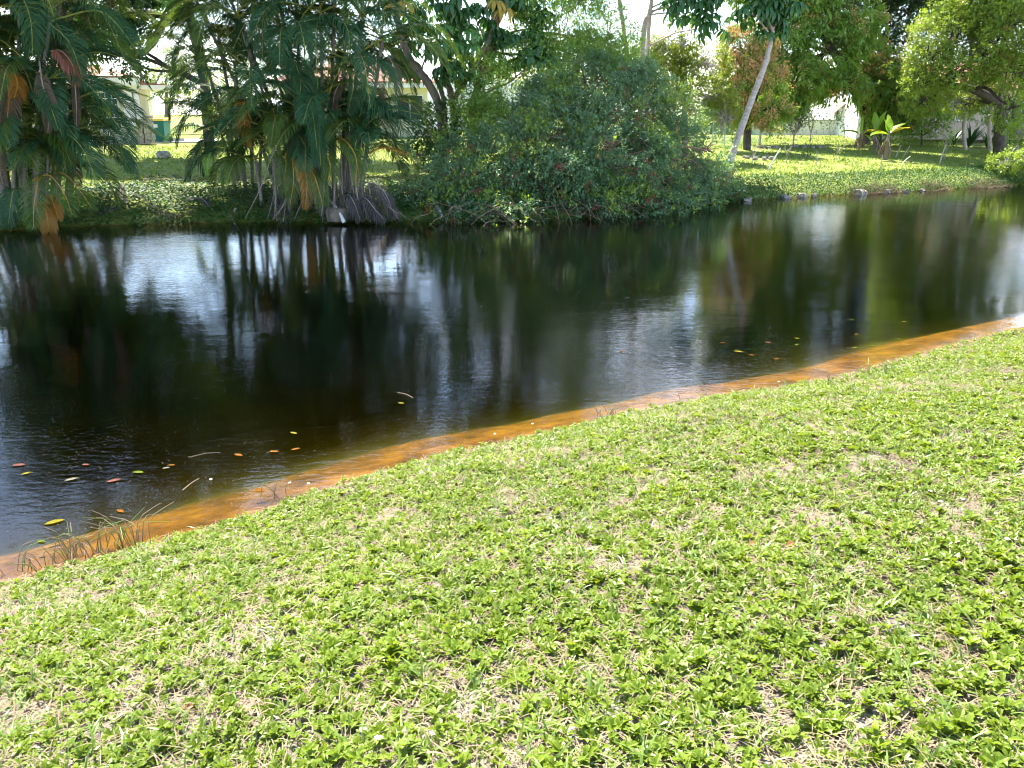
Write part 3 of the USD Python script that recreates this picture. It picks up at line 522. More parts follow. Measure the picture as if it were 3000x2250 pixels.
# trees left of centre
tree('dark_broadleaf_tree', stand(610, 30), 'dark broadleaf tree with a crooked hanging limb between the two palm clumps', 'tree',
     [at_y(600, 250, 30), at_y(560, 60, 30), at_y(520, -120, 30)], [lobe(300, 60, 29, 90, 110), lobe(390, 40, 29.5, 70, 80), lobe(250, -60, 29, 120, 120), lobe(420, -80, 29.5, 110, 90), lobe(330, 165, 29.2, 70, 50), lobe(230, 130, 29.5, 80, 70), lobe(560, -180, 30, 170, 110), lobe(160, 40, 30, 90, 130), lobe(395, 190, 29.2, 30, 25)],
     DRK, 'dark', 'bark_dark', 51, r=(.22, .12), dens=9, gap=.45, tw=22,
     extra=lambda T, P, D, g: T.part('limb', tube([at_y(560, 20, 30), at_y(485, 60, 29.5), at_y(452, 118, 29.3), at_y(420, 155, 29.2), at_y(380, 165, 29.2)], .17, .07, n=20, sides=8, wob=.3), M['bark'], smooth=True))
tree('tall_shade_tree', stand(230, 33), 'tall shade tree rising out of the picture behind the left palm clump', 'tree', [at_y(230, 200, 33), at_y(240, -100, 33), at_y(300, -350, 33)],
     [lobe(60, -120, 33, 170, 120), lobe(250, -220, 32.5, 190, 130), lobe(430, -330, 33, 190, 130), lobe(620, -330, 33, 180, 140), lobe(120, -420, 33, 190, 140), lobe(330, -520, 33, 200, 130), lobe(-120, -250, 33, 190, 170), lobe(560, -520, 33.5, 170, 110), lobe(-80, 60, 33, 120, 130), lobe(800, -330, 33.5, 170, 120), lobe(880, -520, 33.5, 150, 110)],
     dict(n=8, twig=.4, L=.27, W=.13, droop=.4, spread=.85), 'dark', 'bark_dark', 56, r=(.34, .2), dens=2.6, gap=.43, tw=12)
tree('yellow_green_tree', stand(490, 50), 'sunlit yellow-green tree behind the right end of the cream house', 'tree', [at_y(490, 320, 50), at_y(488, 270, 50)],
     [lobe(485, 235, 50, 50, 50), lobe(520, 290, 49.5, 45, 40), lobe(465, 270, 50, 35, 40), lobe(560, 230, 51, 60, 60), lobe(505, 180, 51, 45, 40)], BUT, 'button', 'bark', 52, r=(.2, .1), dens=8, tw=14)
tree('backyard_tree', stand(690, 56), 'leafy backyard tree glimpsed behind the centre palm clump', 'tree', [at_y(690, 330, 56), at_y(690, 240, 56)],
     [lobe(650, 290, 55, 70, 60), lobe(740, 250, 56, 70, 60), lobe(690, 330, 55, 90, 40)], BUT, 'button', 'bark', 53, r=(.2, .1), dens=5, tw=14)

tree('backyard_tree', stand(1560, 46), 'pale green backyard tree seen through the feathery tree', 'tree', [at_y(1560, 330, 46), at_y(1565, 220, 46)],
     [lobe(1540, 280, 46, 110, 70), lobe(1450, 330, 45, 80, 50), lobe(1620, 220, 46, 90, 70), lobe(1680, 320, 46, 90, 70)], BUT, 'yellowish', 'bark', 54, r=(.2, .1), dens=3.5, tw=8)
tree('backyard_tree', stand(1840, 48), 'yellow-green backyard tree behind the thin pale trunks', 'tree', [at_y(1840, 330, 48), at_y(1835, 220, 48)],
     [lobe(1780, 250, 48, 90, 70), lobe(1850, 170, 48, 60, 60), lobe(1920, 290, 47, 100, 70), lobe(2030, 330, 47, 100, 50)], BUT, 'button', 'bark', 55, r=(.2, .1), dens=3.5, tw=8)

# the right-hand trees
tree('thin_yellow_tree', stand(2010, 33), 'thin yellowish tree with many bare grey branches behind the pepper bush', 'tree', [at_y(2005, 320, 33), at_y(2010, 200, 33)],
     [lobe(1990, 130, 33, 90, 55), lobe(2060, 190, 33, 80, 60), lobe(1920, 190, 33, 80, 60), lobe(2080, 290, 32.5, 70, 60), lobe(1980, 270, 33.5, 90, 60), lobe(2120, 350, 32, 50, 60)], BUT, 'yellowish', 'twig_grey', 61, r=(.13, .06), dens=13, gap=.44, tw=50, twig_r=.011)
bp = lambda nc: berries(nc, .03, 26, 'blossom', None, 'blossom', .13)
tree('mango_tree', stand(2190, 37), 'mango tree covered in orange blossom behind the leaning pale trunk', 'tree', [at_y(2190, 330, 37), at_y(2195, 240, 37)],
     [lobe(2190, 130, 37, 75, 60), lobe(2165, 220, 36.5, 70, 60), lobe(2230, 250, 36.6, 75, 70), lobe(2150, 300, 36.5, 60, 45), lobe(2260, 330, 36.2, 60, 40)], MAN, 'mango', 'bark_dark', young=.6, seed=62, r=(.2, .1), dens=5.5, extra=bp(330))
tree('mango_tree', stand(2535, 42), 'tall dense mango tree left of the dark tree, above the white wall', 'tree', [at_y(2530, 330, 42), at_y(2440, 150, 41)],
     [lobe(2500, 60, 40, 90, 90), lobe(2330, 120, 40, 90, 90), lobe(2440, 140, 39.5, 100, 90), lobe(2370, 230, 39, 90, 70), lobe(2420, 20, 40, 100, 90), lobe(2320, 30, 41, 80, 80), lobe(2290, 285, 39.5, 70, 50), lobe(2400, -100, 41, 120, 90), lobe(2300, -160, 42, 120, 90), lobe(2200, -80, 42.5, 80, 90), lobe(2420, -280, 42, 140, 90), lobe(2250, 190, 40.5, 70, 90), lobe(2490, 250, 39, 60, 50), lobe(2290, 250, 41, 80, 80)], MAN, 'mango', 'bark_dark', young=.6, seed=63, r=(.25, .14), dens=5.5, extra=bp(130))
tree('mango_tree', stand(2570, 42), 'low round mango tree with drooping leaves in front of the shaded house', 'tree', [at_y(2570, 350, 42), at_y(2570, 300, 42)],
     [lobe(2640, 280, 41, 80, 60), lobe(2700, 330, 41.5, 60, 45), lobe(2580, 260, 41.4, 85, 75), lobe(2500, 210, 41.9, 70, 70), lobe(2620, 220, 41.9, 70, 70), lobe(2610, 340, 41.2, 70, 36), lobe(2450, 250, 41.7, 60, 45), lobe(2650, 320, 41.4, 60, 50), lobe(2540, 160, 42.9, 70, 40), lobe(2395, 255, 42.4, 40, 30)], MAN, 'mango', 'bark_dark', young=.6, seed=64, r=(.22, .14), dens=6.5, extra=bp(110))
tree('dark_tree', stand(2560, 45), 'tall dark evergreen tree with bare black limbs at the top right', 'tree', [at_y(2555, 300, 45), at_y(2550, 150, 45), at_y(2570, 0, 45), at_y(2590, -150, 45)],
     [lobe(2600, 60, 45, 110, 80), lobe(2500, 40, 44, 70, 60), lobe(2680, 20, 45, 90, 70), lobe(2560, -80, 45, 150, 90), lobe(2720, -90, 45, 120, 90), lobe(2660, 120, 44.5, 70, 40), lobe(2780, 30, 46, 80, 60), lobe(2620, 190, 45, 60, 40), lobe(2620, -230, 45, 150, 90), lobe(2800, -230, 46, 140, 90)], DRK, 'dark', 'bark_dark', 65, r=(.32, .14), dens=6.5, gap=.44, tw=30, twig_r=.014)
tree('spreading_tree', stand(2935, 37), 'wide spreading yellow-green tree with a dark crooked limb at the right edge', 'tree', [at_y(2930, 330, 36.5), at_y(2920, 300, 36.5), at_y(2850, 262, 36), at_y(2780, 250, 35.8)],
     [lobe(2790, 90, 35.5, 110, 75), lobe(2880, 150, 35, 110, 80), lobe(2730, 170, 35.2, 70, 50), lobe(2960, 80, 35, 110, 90), lobe(2900, 20, 36, 130, 70), lobe(2700, 240, 35, 60, 40), lobe(2790, 220, 34.8, 80, 40), lobe(2980, 210, 34.5, 80, 60), lobe(2960, 310, 34.2, 50, 60), lobe(2850, -80, 36.5, 150, 80), lobe(3010, -60, 36, 130, 100), lobe(3060, 120, 35.5, 100, 120), lobe(2700, 300, 36, 50, 40), lobe(2830, 300, 37.5, 60, 30), lobe(2840, 260, 38, 90, 40), lobe(2950, 250, 37.5, 80, 50), lobe(2740, 270, 37, 60, 35), lobe(2930, -200, 37, 150, 90)],
     BUT, 'button', 'bark_dark', 66, r=(.26, .12), dens=11, gap=.41, tw=30, twig_r=.012, extra=berries(70, .016, 12))
tree('background_tree', stand(2850, 58), 'dull green tree behind the shaded beige house', 'tree', [at_y(2850, 300, 58), at_y(2850, 150, 58)],
     [lobe(2800, 230, 57, 110, 80), lobe(2930, 250, 57, 120, 80), lobe(2870, 120, 58, 120, 90), lobe(3050, 220, 57, 120, 100), lobe(2700, 250, 57, 80, 60)], DRK, 'dark', 'bark_dark', 67, r=(.3, .15), dens=3, tw=10)
tree('background_tree', stand(2300, 60), 'dim tree filling the gap behind the mango trees', 'tree', [at_y(2300, 330, 60), at_y(2300, 200, 60)],
     [lobe(2240, 300, 58, 110, 60), lobe(2360, 290, 59, 120, 60), lobe(2130, 330, 58, 90, 50), lobe(2480, 300, 58, 90, 60)], DRK, 'dark', 'bark_dark', 68, r=(.3, .15), dens=3, tw=10)
tree('shade_shrub', stand(2700, 42), 'dense dim shrub before the shaded house front, left of the strap-leaved plants', 'shrub', [at_y(2700, 400, 42), at_y(2700, 380, 42)],
     [lobe(2690, 375, 42, 50, 36), lobe(2740, 360, 42, 40, 36), lobe(2650, 395, 42, 36, 22)], BUT, 'mango', 'bark_dark', 73, r=(.06, .04), dens=6, tw=12)
tree('shade_shrub', stand(2960, 41), 'dense dim shrub at the right edge behind the pale trunks', 'shrub', [at_y(2960, 390, 41), at_y(2960, 370, 41)],
     [lobe(2950, 340, 41, 60, 40), lobe(2880, 320, 42, 50, 36), lobe(2985, 390, 40, 40, 40), lobe(2800, 320, 42, 50, 30)], BUT, 'mango', 'bark_dark', 74, r=(.06, .04), dens=6, tw=12)
tree('backyard_hedge', stand(2240, 51), 'dark hedge behind the low garden wall and the flowering shrubs', 'hedge', [at_y(2240, 400, 51), at_y(2240, 380, 51)],
     [lobe(2150, 365, 51, 70, 45), lobe(2235, 360, 51.3, 60, 48), lobe(2310, 355, 51, 50, 46), lobe(2080, 370, 50.5, 60, 45)], DRK, 'dark', 'bark_dark', 76, r=(.06, .04), dens=4, tw=8)
tree('overhanging_shrub', stand(2985, 32.6), 'shrub with yellow-green tips reaching over the water at the right edge', 'shrub', [at_y(2990, 470, 32.4), at_y(2980, 440, 32)],
     [lobe(2950, 475, 31, 50, 22), lobe(2990, 460, 31.5, 50, 28), lobe(3040, 440, 32, 60, 60), lobe(2995, 530, 31.2, 45, 30), lobe(2990, 390, 32.5, 30, 26), lobe(3080, 510, 31.5, 60, 50)], BUT, 'button', 'twig_grey', 69, r=(.08, .05), dens=10, gap=.42, tw=22)
T = tree('dark_low_shrub', stand(2990, 31.6), 'low dark green shrub at the foot of the right edge, at the waterline', 'shrub', [at_y(2990, 540, 31.4), at_y(2990, 530, 31.4)],
     [lobe(2960, 545, 30.9, 45, 18), lobe(3010, 540, 31.2, 50, 26), lobe(2920, 556, 30.4, 34, 10)], FINE, 'dark', 'bark_dark', 70, r=(.04, .03), dens=14, tw=10)

# ------------------------------------------------------------------ palms
def frond(path3, nl=70, ll=.64, w=.023, vee=.35, sag=.55, start=.16, g=None, ragged=0.0):
    """leaflets and rachis of a feather frond along a 3-point curve"""
    g = g or rng; n = 24; p = spline(path3, n); t = unit(np.gradient(p, axis=0)); L = np.sum(np.linalg.norm(np.diff(p, axis=0), axis=1))
    side0 = np.cross(t, [0, 0, 1.0]); bad = np.linalg.norm(side0, axis=1) < .25
    ref = unit(np.cross(t[0], [0, 0, 1.0]) + 1e-6) if not bad[0] else unit(g.normal(size=3) * [1, 1, 0])
    B = np.zeros_like(t); prev = ref
    for q_ in range(n): prev = unit(prev - t[q_] * (prev @ t[q_])); B[q_] = prev
    N = np.cross(B, t)
    if N[n // 3, 2] < 0: N, B = -N, -B
    s = np.linspace(start, .995, nl); idx = s * (n - 1); i0 = np.minimum(idx.astype(int), n - 2); u = (idx - i0)[:, None]
    lerp = lambda A: A[i0] * (1 - u) + A[i0 + 1] * u
    pb, tb, bb, nb = lerp(p), unit(lerp(t)), unit(lerp(B)), unit(lerp(N))
    prof = np.sin(np.clip((s - start) / (1 - start) * .86 + .14, 0, 1) * math.pi) ** .55
    V, F, k_ = [], [], 0
    for sd in (-1, 1):
        a = np.radians(28 + 40 * s ** 2)[:, None] + g.normal(size=(nl, 1)) * .07
        d = unit(bb * sd * np.cos(a) + tb * np.sin(a) + nb * (vee + g.normal(size=(nl, 1)) * .08)); l = (ll * prof * g.uniform(.88, 1.1, nl))[:, None]
        if ragged: l = l * np.where(g.random((nl, 1)) < ragged, .35, 1)
        d2 = unit(d + np.array([0, 0, -1.0]) * (sag + g.normal(size=(nl, 1)) * .1)); d3 = unit(d2 + np.array([0, 0, -1.0]) * sag)
        m1 = pb + d * l * .4; m2 = m1 + d2 * l * .34; tip = m2 + d3 * l * .28
        wv_ = unit(tb - d * np.sum(tb * d, 1, keepdims=True)) * (w * .5) * np.clip(l / ll, .5, 1)
        wv_ = wv_ + nb * g.normal(size=(nl, 1)) * w * .12
        q_ = np.stack([pb - wv_ * .35, pb + wv_ * .35, m1 - wv_, m1 + wv_, m2 - wv_ * .75, m2 + wv_ * .75, tip], 1).reshape(-1, 3)
        f = np.array([[0, 1, 3], [0, 3, 2], [2, 3, 5], [2, 5, 4], [4, 5, 6]])
        V.append(q_); F.append((f[None] + (np.arange(nl) * 7)[:, None, None]).reshape(-1, 3) + k_); k_ += len(q_)
    return (np.vstack(V), np.vstack(F)), tube(path3, .020, .004, n=10, sides=4, cap=False)
def put_frond(T, path3, matname='palm', stalk='stalk', label=None, name='frond', **kw):
    lf, ra = frond(path3, **kw); p = T.part(name, lf, M[matname], label=label); T.part('rachis', ra, M[stalk], under=p)
def arc(p0, az, el, L, droop):
    """three points of a drooping frond"""
    out = [np.asarray(p0, float)]; p = out[0]; n = 8; pts = [p]
    for q_ in range(n):
        e = el - droop * ((q_ + .5) / n) ** 1.15; p = p + np.array([math.cos(az) * math.cos(e), math.sin(az) * math.cos(e), math.sin(e)]) * L / n; pts.append(p)
    return [pts[0], pts[3], pts[5], pts[8]]
def palm_head(T, top, n, L, g, el=(.2, 1.3), droop=(1.3, 2.2), matname='palm', ll=.55, az0=None, azr=math.pi):
    off = g.uniform(0, 6.28)
    for q_ in range(n):
        az = off + q_ * 2.399 if az0 is None else az0 + g.uniform(-azr, azr)
        e = g.uniform(*el); put_frond(T, arc(top + [0, 0, .02 * q_], az, e, L * g.uniform(.8, 1.15), g.uniform(*droop)), 'palm_warm' if matname == 'palm' and g.random() < .42 else matname, g=g, ll=ll * g.uniform(.85, 1.1), sag=g.uniform(.4, .8), vee=g.uniform(.2, .45))
def clump(base, label, stems, seed, n=12, L=2.5):
    g = np.random.default_rng(seed); T = Thing('palm_clump', base, label, 'palm')
    for (px0, py0, y0), (px1, py1, y1) in stems:
        a_, b_ = at_y(px0, py0, y0), at_y(px1, py1, y1); mid = (a_ + b_) / 2 + g.normal(size=3) * .12; mid[:2] = a_[:2] * .6 + b_[:2] * .4
        T.part('stem', tube([a_, mid, b_], .055, .04, n=12, sides=8, wob=.3), M['stem'], smooth=True)
        k_ = int(np.clip(round(n * (.6 + .12 * (b_[2] - 1))), 5, 12))
        palm_head(T, b_, k_, L * (.72 + .07 * min(b_[2], 5)), g)
        if b_[2] > 2.2:                              # a withered frond or two hanging from each head
            for _ in range(g.integers(0, 2)):
                az = g.uniform(0, 6.28); put_frond(T, arc(b_ - [0, 0, .1], az, -.6, L * .7, 1.0), 'palm_dead', 'stalk_dead', name='withered_frond', g=g, ll=.35, sag=1.6, vee=0, w=.022, ragged=.2)
    return T, g
# left clump
TL, gL = clump(at_y(80, 655, 19.4), 'dark palm clump at the left edge standing at the waterline', [((80, 640, 19.4), (70, 380, 19.2)), ((130, 640, 19.6), (145, 430, 19.4)), ((170, 630, 20), (190, 380, 20)), ((110, 640, 19.4), (115, 330, 19.2)), ((200, 620, 20.6), (240, 420, 20.6)), ((-30, 640, 19), (-30, 400, 18.9)), ((170, 640, 19.8), (165, 500, 19.6)), ((40, 640, 19.2), (40, 500, 19)), ((30, 640, 19.3), (-20, 40, 19.2)), ((70, 650, 19.5), (60, -60, 19.6)), ((100, 645, 19.5), (150, 30, 19.6)), ((60, 640, 20.2), (20, 190, 20.0)), ((130, 640, 20.3), (190, -90, 20.4)),
     ((10, 650, 19.0), (-130, 100, 18.9)), ((110, 650, 19.3), (130, 250, 19.3)), ((90, 640, 20.4), (90, -220, 20.6)), ((40, 640, 19.9), (-60, -160, 19.9)), ((150, 640, 20.5), (255, -170, 20.8)), ((20, 650, 19.1), (-30, 330, 18.9)), ((60, 640, 20.8), (120, 130, 20.9)), ((120, 640, 21), (170, 120, 21)), ((20, 640, 20.5), (-10, -120, 20.5)), ((150, 600, 21.5), (240, 60, 21.6)), ((-60, 650, 19), (-190, -60, 19)), ((-80, 650, 19), (-220, 200, 18.8)), ((170, 560, 21), (210, 330, 21)), ((60, 560, 21), (90, 400, 21))], 71, n=11)
H_ = lambda T, g, pts, m='palm', st='stalk', **kw: put_frond(T, [at_y(*p) for p in pts], m, st, g=g, **kw)
for pts in ([(96, 530, 18.9), (112, 520, 18.4), (100, 600, 18.0), (98, 668, 17.9)], [(100, 530, 18.9), (140, 512, 18.4), (185, 560, 18.1), (212, 630, 18.0)], [(105, 530, 19), (180, 505, 18.8), (235, 560, 18.6), (268, 610, 18.5)]):
    H_(TL, gL, pts, 'palm_lit', 'stalk_orange', ll=.50, vee=.12, sag=.35, w=.017, nl=60)
H_(TL, gL, [(140, 560, 18.8), (155, 590, 18.5), (170, 640, 18.4)], 'palm_orange', 'stalk_orange', ll=.34, sag=1.3, vee=0)
H_(TL, gL, [(110, 600, 18.6), (130, 600, 18.3), (140, 650, 18.2), (142, 676, 18.2)], 'palm_orange', 'stalk_orange', ll=.36, sag=.9, vee=0)
H_(TL, gL, [(60, 560, 18.6), (40, 560, 18.3), (30, 610, 18.1), (25, 660, 18.0)], 'palm', ll=.5, sag=.8)
H_(TL, gL, [(150, 150, 18.6), (180, 150, 18.3), (212, 190, 18.2), (220, 240, 18.2)], 'palm_red', 'stalk_dead', ll=.45, sag=1.7, vee=0, label='russet withered frond', name='withered_frond')
H_(TL, gL, [(215, 215, 18.3), (222, 280, 18.25), (225, 370, 18.25)], 'palm_dead', 'stalk_dead', ll=.28, sag=2.2, vee=0, name='withered_frond', w=.02)
H_(TL, gL, [(115, 180, 18.4), (125, 250, 18.2), (145, 310, 18.1), (140, 385, 18.1)], 'palm_dead', 'stalk_dead', ll=.42, sag=1.6, vee=0, name='withered_frond')
H_(TL, gL, [(-20, 200, 18.4), (15, 200, 18.2), (25, 300, 18), (14, 400, 18)], 'palm_dead', 'stalk_orange', ll=.5, sag=1.3, vee=.1, name='withered_frond')
H_(TL, gL, [(0, 200, 18.3), (40, 215, 18.2), (50, 260, 18.1), (20, 330, 18.1)], 'palm_orange', 'stalk_orange', ll=.4, sag=.8, vee=0)
for pts in ([(200, 300, 19), (290, 265, 18.7), (350, 290, 18.6), (420, 350, 18.6)], [(190, 330, 19), (280, 310, 18.6), (340, 360, 18.5), (385, 430, 18.4)], [(210, 380, 19), (300, 370, 18.7), (350, 420, 18.6), (372, 500, 18.6)], [(150, 60, 19), (280, 30, 18.6), (350, 80, 18.5), (420, 180, 18.5)], [(130, 250, 19), (190, 210, 18.5), (260, 250, 18.2), (330, 330, 18.1)],
            [(150, 410, 19), (200, 395, 18.5), (250, 450, 18.3), (290, 560, 18.2)], [(160, 430, 19.4), (260, 400, 19.2), (330, 440, 19), (400, 520, 19)], [(60, 100, 18.9), (120, 60, 18.4), (200, 120, 18.2), (240, 220, 18.1)], [(20, 30, 18.8), (60, -10, 18.3), (90, 60, 18), (95, 160, 18)]):
    H_(TL, gL, pts, 'palm', ll=.6, sag=.6)
clump(at_y(150, 620, 20.8), 'tall slender palms behind the left clump whose heads rise above the picture', [((-20, 620, 20.6), (-60, -420, 20.4)), ((60, 620, 20.8), (60, -600, 20.6)), ((120, 620, 20.9), (190, -420, 20.5)), ((160, 620, 21), (300, -600, 20.6)), ((100, 620, 21), (120, -760, 20.6)), ((-60, 620, 20.6), (-150, -640, 20.2)), ((190, 620, 21.2), (400, -480, 20.9))], 75, n=8, L=2.9)
# centre clump
TC, gC = clump(at_y(960, 640, 20.9), 'tall palm clump at the far waterline in the middle of the left half', [((810, 630, 20.7), (800, 430, 20.5)), ((1000, 630, 20.7), (1005, 420, 20.4)), ((900, 630, 20.7), (905, 440, 20.4)), ((1050, 630, 20.9), (1075, 440, 20.7)), ((850, 630, 20.6), (850, 370, 20.4)), ((940, 630, 20.7), (945, 380, 20.5)), ((770, 620, 20.9), (750, 470, 20.8)), ((880, 640, 20.9), (745, 250, 20.6)), ((870, 640, 21.2), (700, 60, 21)), ((900, 640, 21.2), (800, -40, 21.2)), ((920, 640, 20.9), (850, 130, 20.8)), ((940, 640, 21.3), (900, -120, 21.4)), ((960, 640, 20.9), (940, 40, 20.8)),
     ((980, 640, 21.2), (980, -30, 21.3)), ((1000, 640, 20.9), (1030, 180, 20.7)), ((1020, 640, 21.3), (1060, 60, 21.3)), ((1040, 640, 21.1), (1080, 310, 20.9)), ((900, 640, 21.5), (640, -90, 21.6)), ((1010, 640, 21.6), (1020, -200, 21.8)), ((860, 640, 20.7), (780, 380, 20.4)), ((990, 640, 20.7), (960, 300, 20.4)),
     ((950, 640, 21.6), (760, -220, 21.8)), ((840, 640, 21.6), (560, -30, 21.6)), ((930, 640, 20.7), (900, 330, 20.5)), ((1050, 640, 21.4), (1120, 120, 21.5))], 72, n=10)
clump(at_y(820, 560, 22.6), 'looser palm clump standing further up the bank behind the centre clump', [((950, 640, 22), (860, 230, 22.2)), ((980, 640, 22), (990, 150, 22.2)), ((1000, 640, 22), (1080, 190, 22.2)), ((930, 640, 22), (770, 130, 22.2)), ((720, 560, 23), (690, 200, 23)), ((740, 560, 23), (740, -30, 23)), ((900, 640, 22), (860, -180, 22)), ((690, 530, 22.3), (672, 330, 22.3)), ((700, 530, 22.4), (600, 180, 22.4)), ((712, 530, 22.2), (640, 110, 22.1)), ((760, 560, 22.6), (770, 380, 22.6)), ((860, 580, 22.4), (850, 330, 22.4)), ((1020, 580, 22.4), (1010, 330, 22.4)), ((690, 560, 22.6), (650, 400, 22.5)), ((720, 560, 22.6), (710, 430, 22.5))], 74, n=9)
for pts, m in (([(850, 470, 19.9), (856, 465, 19.6), (860, 530, 19.4), (850, 600, 19.4)], 'palm_lit'), ([(868, 470, 19.8), (885, 475, 19.4), (900, 540, 19.2), (893, 612, 19.2)], 'palm_orange'), ([(880, 490, 19.8), (915, 505, 19.4), (935, 560, 19.2), (945, 600, 19.2)], 'palm_lit'), ([(830, 440, 20), (838, 450, 19.7), (835, 520, 19.5), (836, 570, 19.5)], 'palm_lit'), ([(930, 430, 19.9), (955, 450, 19.6), (968, 490, 19.4), (960, 530, 19.4)], 'palm_lit'), ([(990, 400, 20), (1020, 420, 19.6), (1045, 470, 19.4), (1042, 545, 19.4)], 'palm_lit'),
               ([(740, 300, 20.2), (715, 300, 19.9), (715, 360, 19.8), (735, 430, 19.7)], 'palm_orange'), ([(1060, 460, 20.2), (1110, 435, 19.9), (1150, 435, 19.8), (1190, 450, 19.8)], 'palm_orange'), ([(880, 390, 20.2), (895, 395, 20), (905, 420, 19.9)], 'palm_orange'), ([(790, 330, 20), (800, 320, 19.7), (810, 380, 19.5), (803, 430, 19.5)], 'palm_lit')):
    H_(TC, gC, pts, m, 'stalk_orange', ll=.40 if m == 'palm_orange' else .46, sag=.6, vee=.1, nl=56, w=.017)
for pts in ([(1030, 420, 20.6), (1080, 360, 20.2), (1140, 320, 19.9), (1250, 340, 19.7)], [(1020, 400, 20.6), (1060, 330, 20.3), (1110, 310, 20), (1180, 380, 19.8)], [(1000, 380, 20.6), (1040, 360, 20.2), (1060, 420, 19.9), (1040, 500, 19.8)]):
    H_(TC, gC, pts, 'palm', 'stalk', ll=.66, sag=1.0, vee=.2)
for pts in ([(800, 60, 20.4), (800, 20, 20), (770, 60, 19.7), (770, 180, 19.6)], [(905, 110, 20.4), (930, 60, 20), (925, 110, 19.7), (930, 260, 19.6)], [(940, 90, 20.4), (985, 50, 20), (1020, 90, 19.7), (1022, 170, 19.6)], [(780, 130, 20.3), (810, 100, 19.9), (820, 200, 19.6), (812, 330, 19.6)], [(960, 220, 20.4), (1010, 180, 20), (1035, 240, 19.8), (1020, 330, 19.8)],
            [(620, 130, 21.5), (580, 80, 21.2), (530, 130, 21), (510, 230, 20.9)], [(640, 230, 21.5), (580, 200, 21.2), (520, 260, 21), (500, 350, 20.9)], [(660, 330, 21.7), (600, 300, 21.3), (545, 350, 21.1), (520, 430, 21)], [(680, 60, 21.4), (640, 10, 21), (600, 60, 20.8), (585, 180, 20.7)], [(660, 430, 21.8), (610, 420, 21.4), (570, 460, 21.2), (560, 520, 21.1)], [(700, 400, 21.3), (640, 380, 21), (590, 430, 20.8), (600, 510, 20.7)], [(830, 220, 20.3), (845, 160, 20), (880, 230, 19.7), (870, 330, 19.6)]):
    H_(TC, gC, pts, 'palm', ll=.62, sag=1.0)
# grey dead fronds: a skirt round the centre clump's foot
g = gC
for q_ in range(34):
    px = g.uniform(790, 1130); top = g.uniform(430, 570) if px < 1050 else g.uniform(520, 580); y = 20.45 - g.uniform(0, .5); dx = (px - 960) * g.uniform(.12, .4) + g.normal() * 20
    H_(TC, g, [(px, top, y), (px + dx * .4, top + (645 - top) * .5, y - .25), (px + dx, g.uniform(625, 652), y - .4)], 'palm_grey' if g.random() < .75 else 'palm_dead', 'stalk_dead', ll=g.uniform(.12, .45), sag=g.uniform(.5, 2.4), vee=0, w=.012, nl=30, name='dead_frond', ragged=.45)
for pts in ([(1050, 530, 20.4), (1110, 545, 20.0), (1140, 590, 19.8), (1150, 640, 19.8)], [(1060, 540, 20.4), (1120, 570, 20.0), (1165, 632, 19.8)], [(1000, 590, 20.2), (1020, 570, 19.8), (1040, 600, 19.6), (1055, 645, 19.6)], [(1040, 580, 20.2), (1070, 580, 19.8), (1100, 615, 19.6), (1125, 643, 19.6)]):
    H_(TC, g, pts, 'palm_grey', 'stalk_dead', ll=.42, sag=1.0, vee=0, w=.024, nl=40, name='dead_frond')
for px, dz_ in ((865, 0), (840, 0), (895, 1), (930, 0)):
    H_(TC, g, [(px, 330, 20), (px + 4, 400, 19.9), (px + g.uniform(-10, 20), 470, 19.85)], 'palm_dead', 'stalk_dead', ll=.3, sag=2.2, vee=0, w=.02, name='withered_frond')

# fallen fronds on the bank, pieces of rubble and bleached sticks at the waterline
def fallen(pts, label, m='palm_dead', **kw):
    P_ = [at_y(*p) for p in pts]; T = Thing('fallen_frond', P_[0], label, 'palm frond'); kw = {**dict(ll=.32, sag=.35, vee=.05, w=.026, nl=36), **kw}
    put_frond(T, P_, m, 'stalk_dead', name='leaflets', **kw)
fallen([(385, 565, 21.0), (450, 600, 20.4), (500, 632, 20.0), (550, 620, 20.0)], 'long brown fallen frond sprawled over the green bank between the palm clumps')
fallen([(550, 582, 20.6), (590, 582, 20.3), (612, 603, 20.1)], 'small grey fallen frond lying on the bank right of the long brown one', 'palm_grey', ll=.2)
fallen([(358, 535, 21.3), (352, 570, 20.8), (372, 600, 20.4)], 'curled grey frond heap on the bank edge left of the long brown frond', 'palm_grey', ll=.25, sag=.8)
fallen([(275, 595, 20.2), (310, 610, 19.9), (355, 605, 19.8)], 'flat pale frond lying at the waterline beside the left palm clump', 'palm_grey', ll=.25, sag=.8)
fallen([(290, 610, 20.1), (300, 640, 19.8), (315, 660, 19.7)], 'dark hanging frond tangle at the waterline beside the left palm clump', 'palm_grey', ll=.25, sag=1.8)
fallen([(420, 525, 23.4), (470, 524, 23.4), (520, 527, 23.3)], 'thin brown frond lying along the top of the sunlit bank', ll=.12)
def rock(c, s, seed, rough=.35):
    import trimesh
    g = np.random.default_rng(seed); m = trimesh.creation.icosphere(2); v = np.array(m.vertices)
    v = v * (1 + rough * 2 * (meshkit.fbm(v * 1.6 + seed * 3.1, 3, seed) - .5))[:, None]; v = np.clip(v, -.8, .8)
    a_ = g.uniform(0, 6.28); v = v * np.asarray(s); return np.stack([v[:, 0] * math.cos(a_) - v[:, 1] * math.sin(a_), v[:, 0] * math.sin(a_) + v[:, 1] * math.cos(a_), v[:, 2]], 1) + c, np.array(m.faces)
p = at_z(985, 645, .12); single('rubble', rock(p + [0, .25, .12], (.34, .3, .22), 3), M['bark'], 'grey slab of rubble at the foot of the centre palm clump', 'stone', smooth=40)
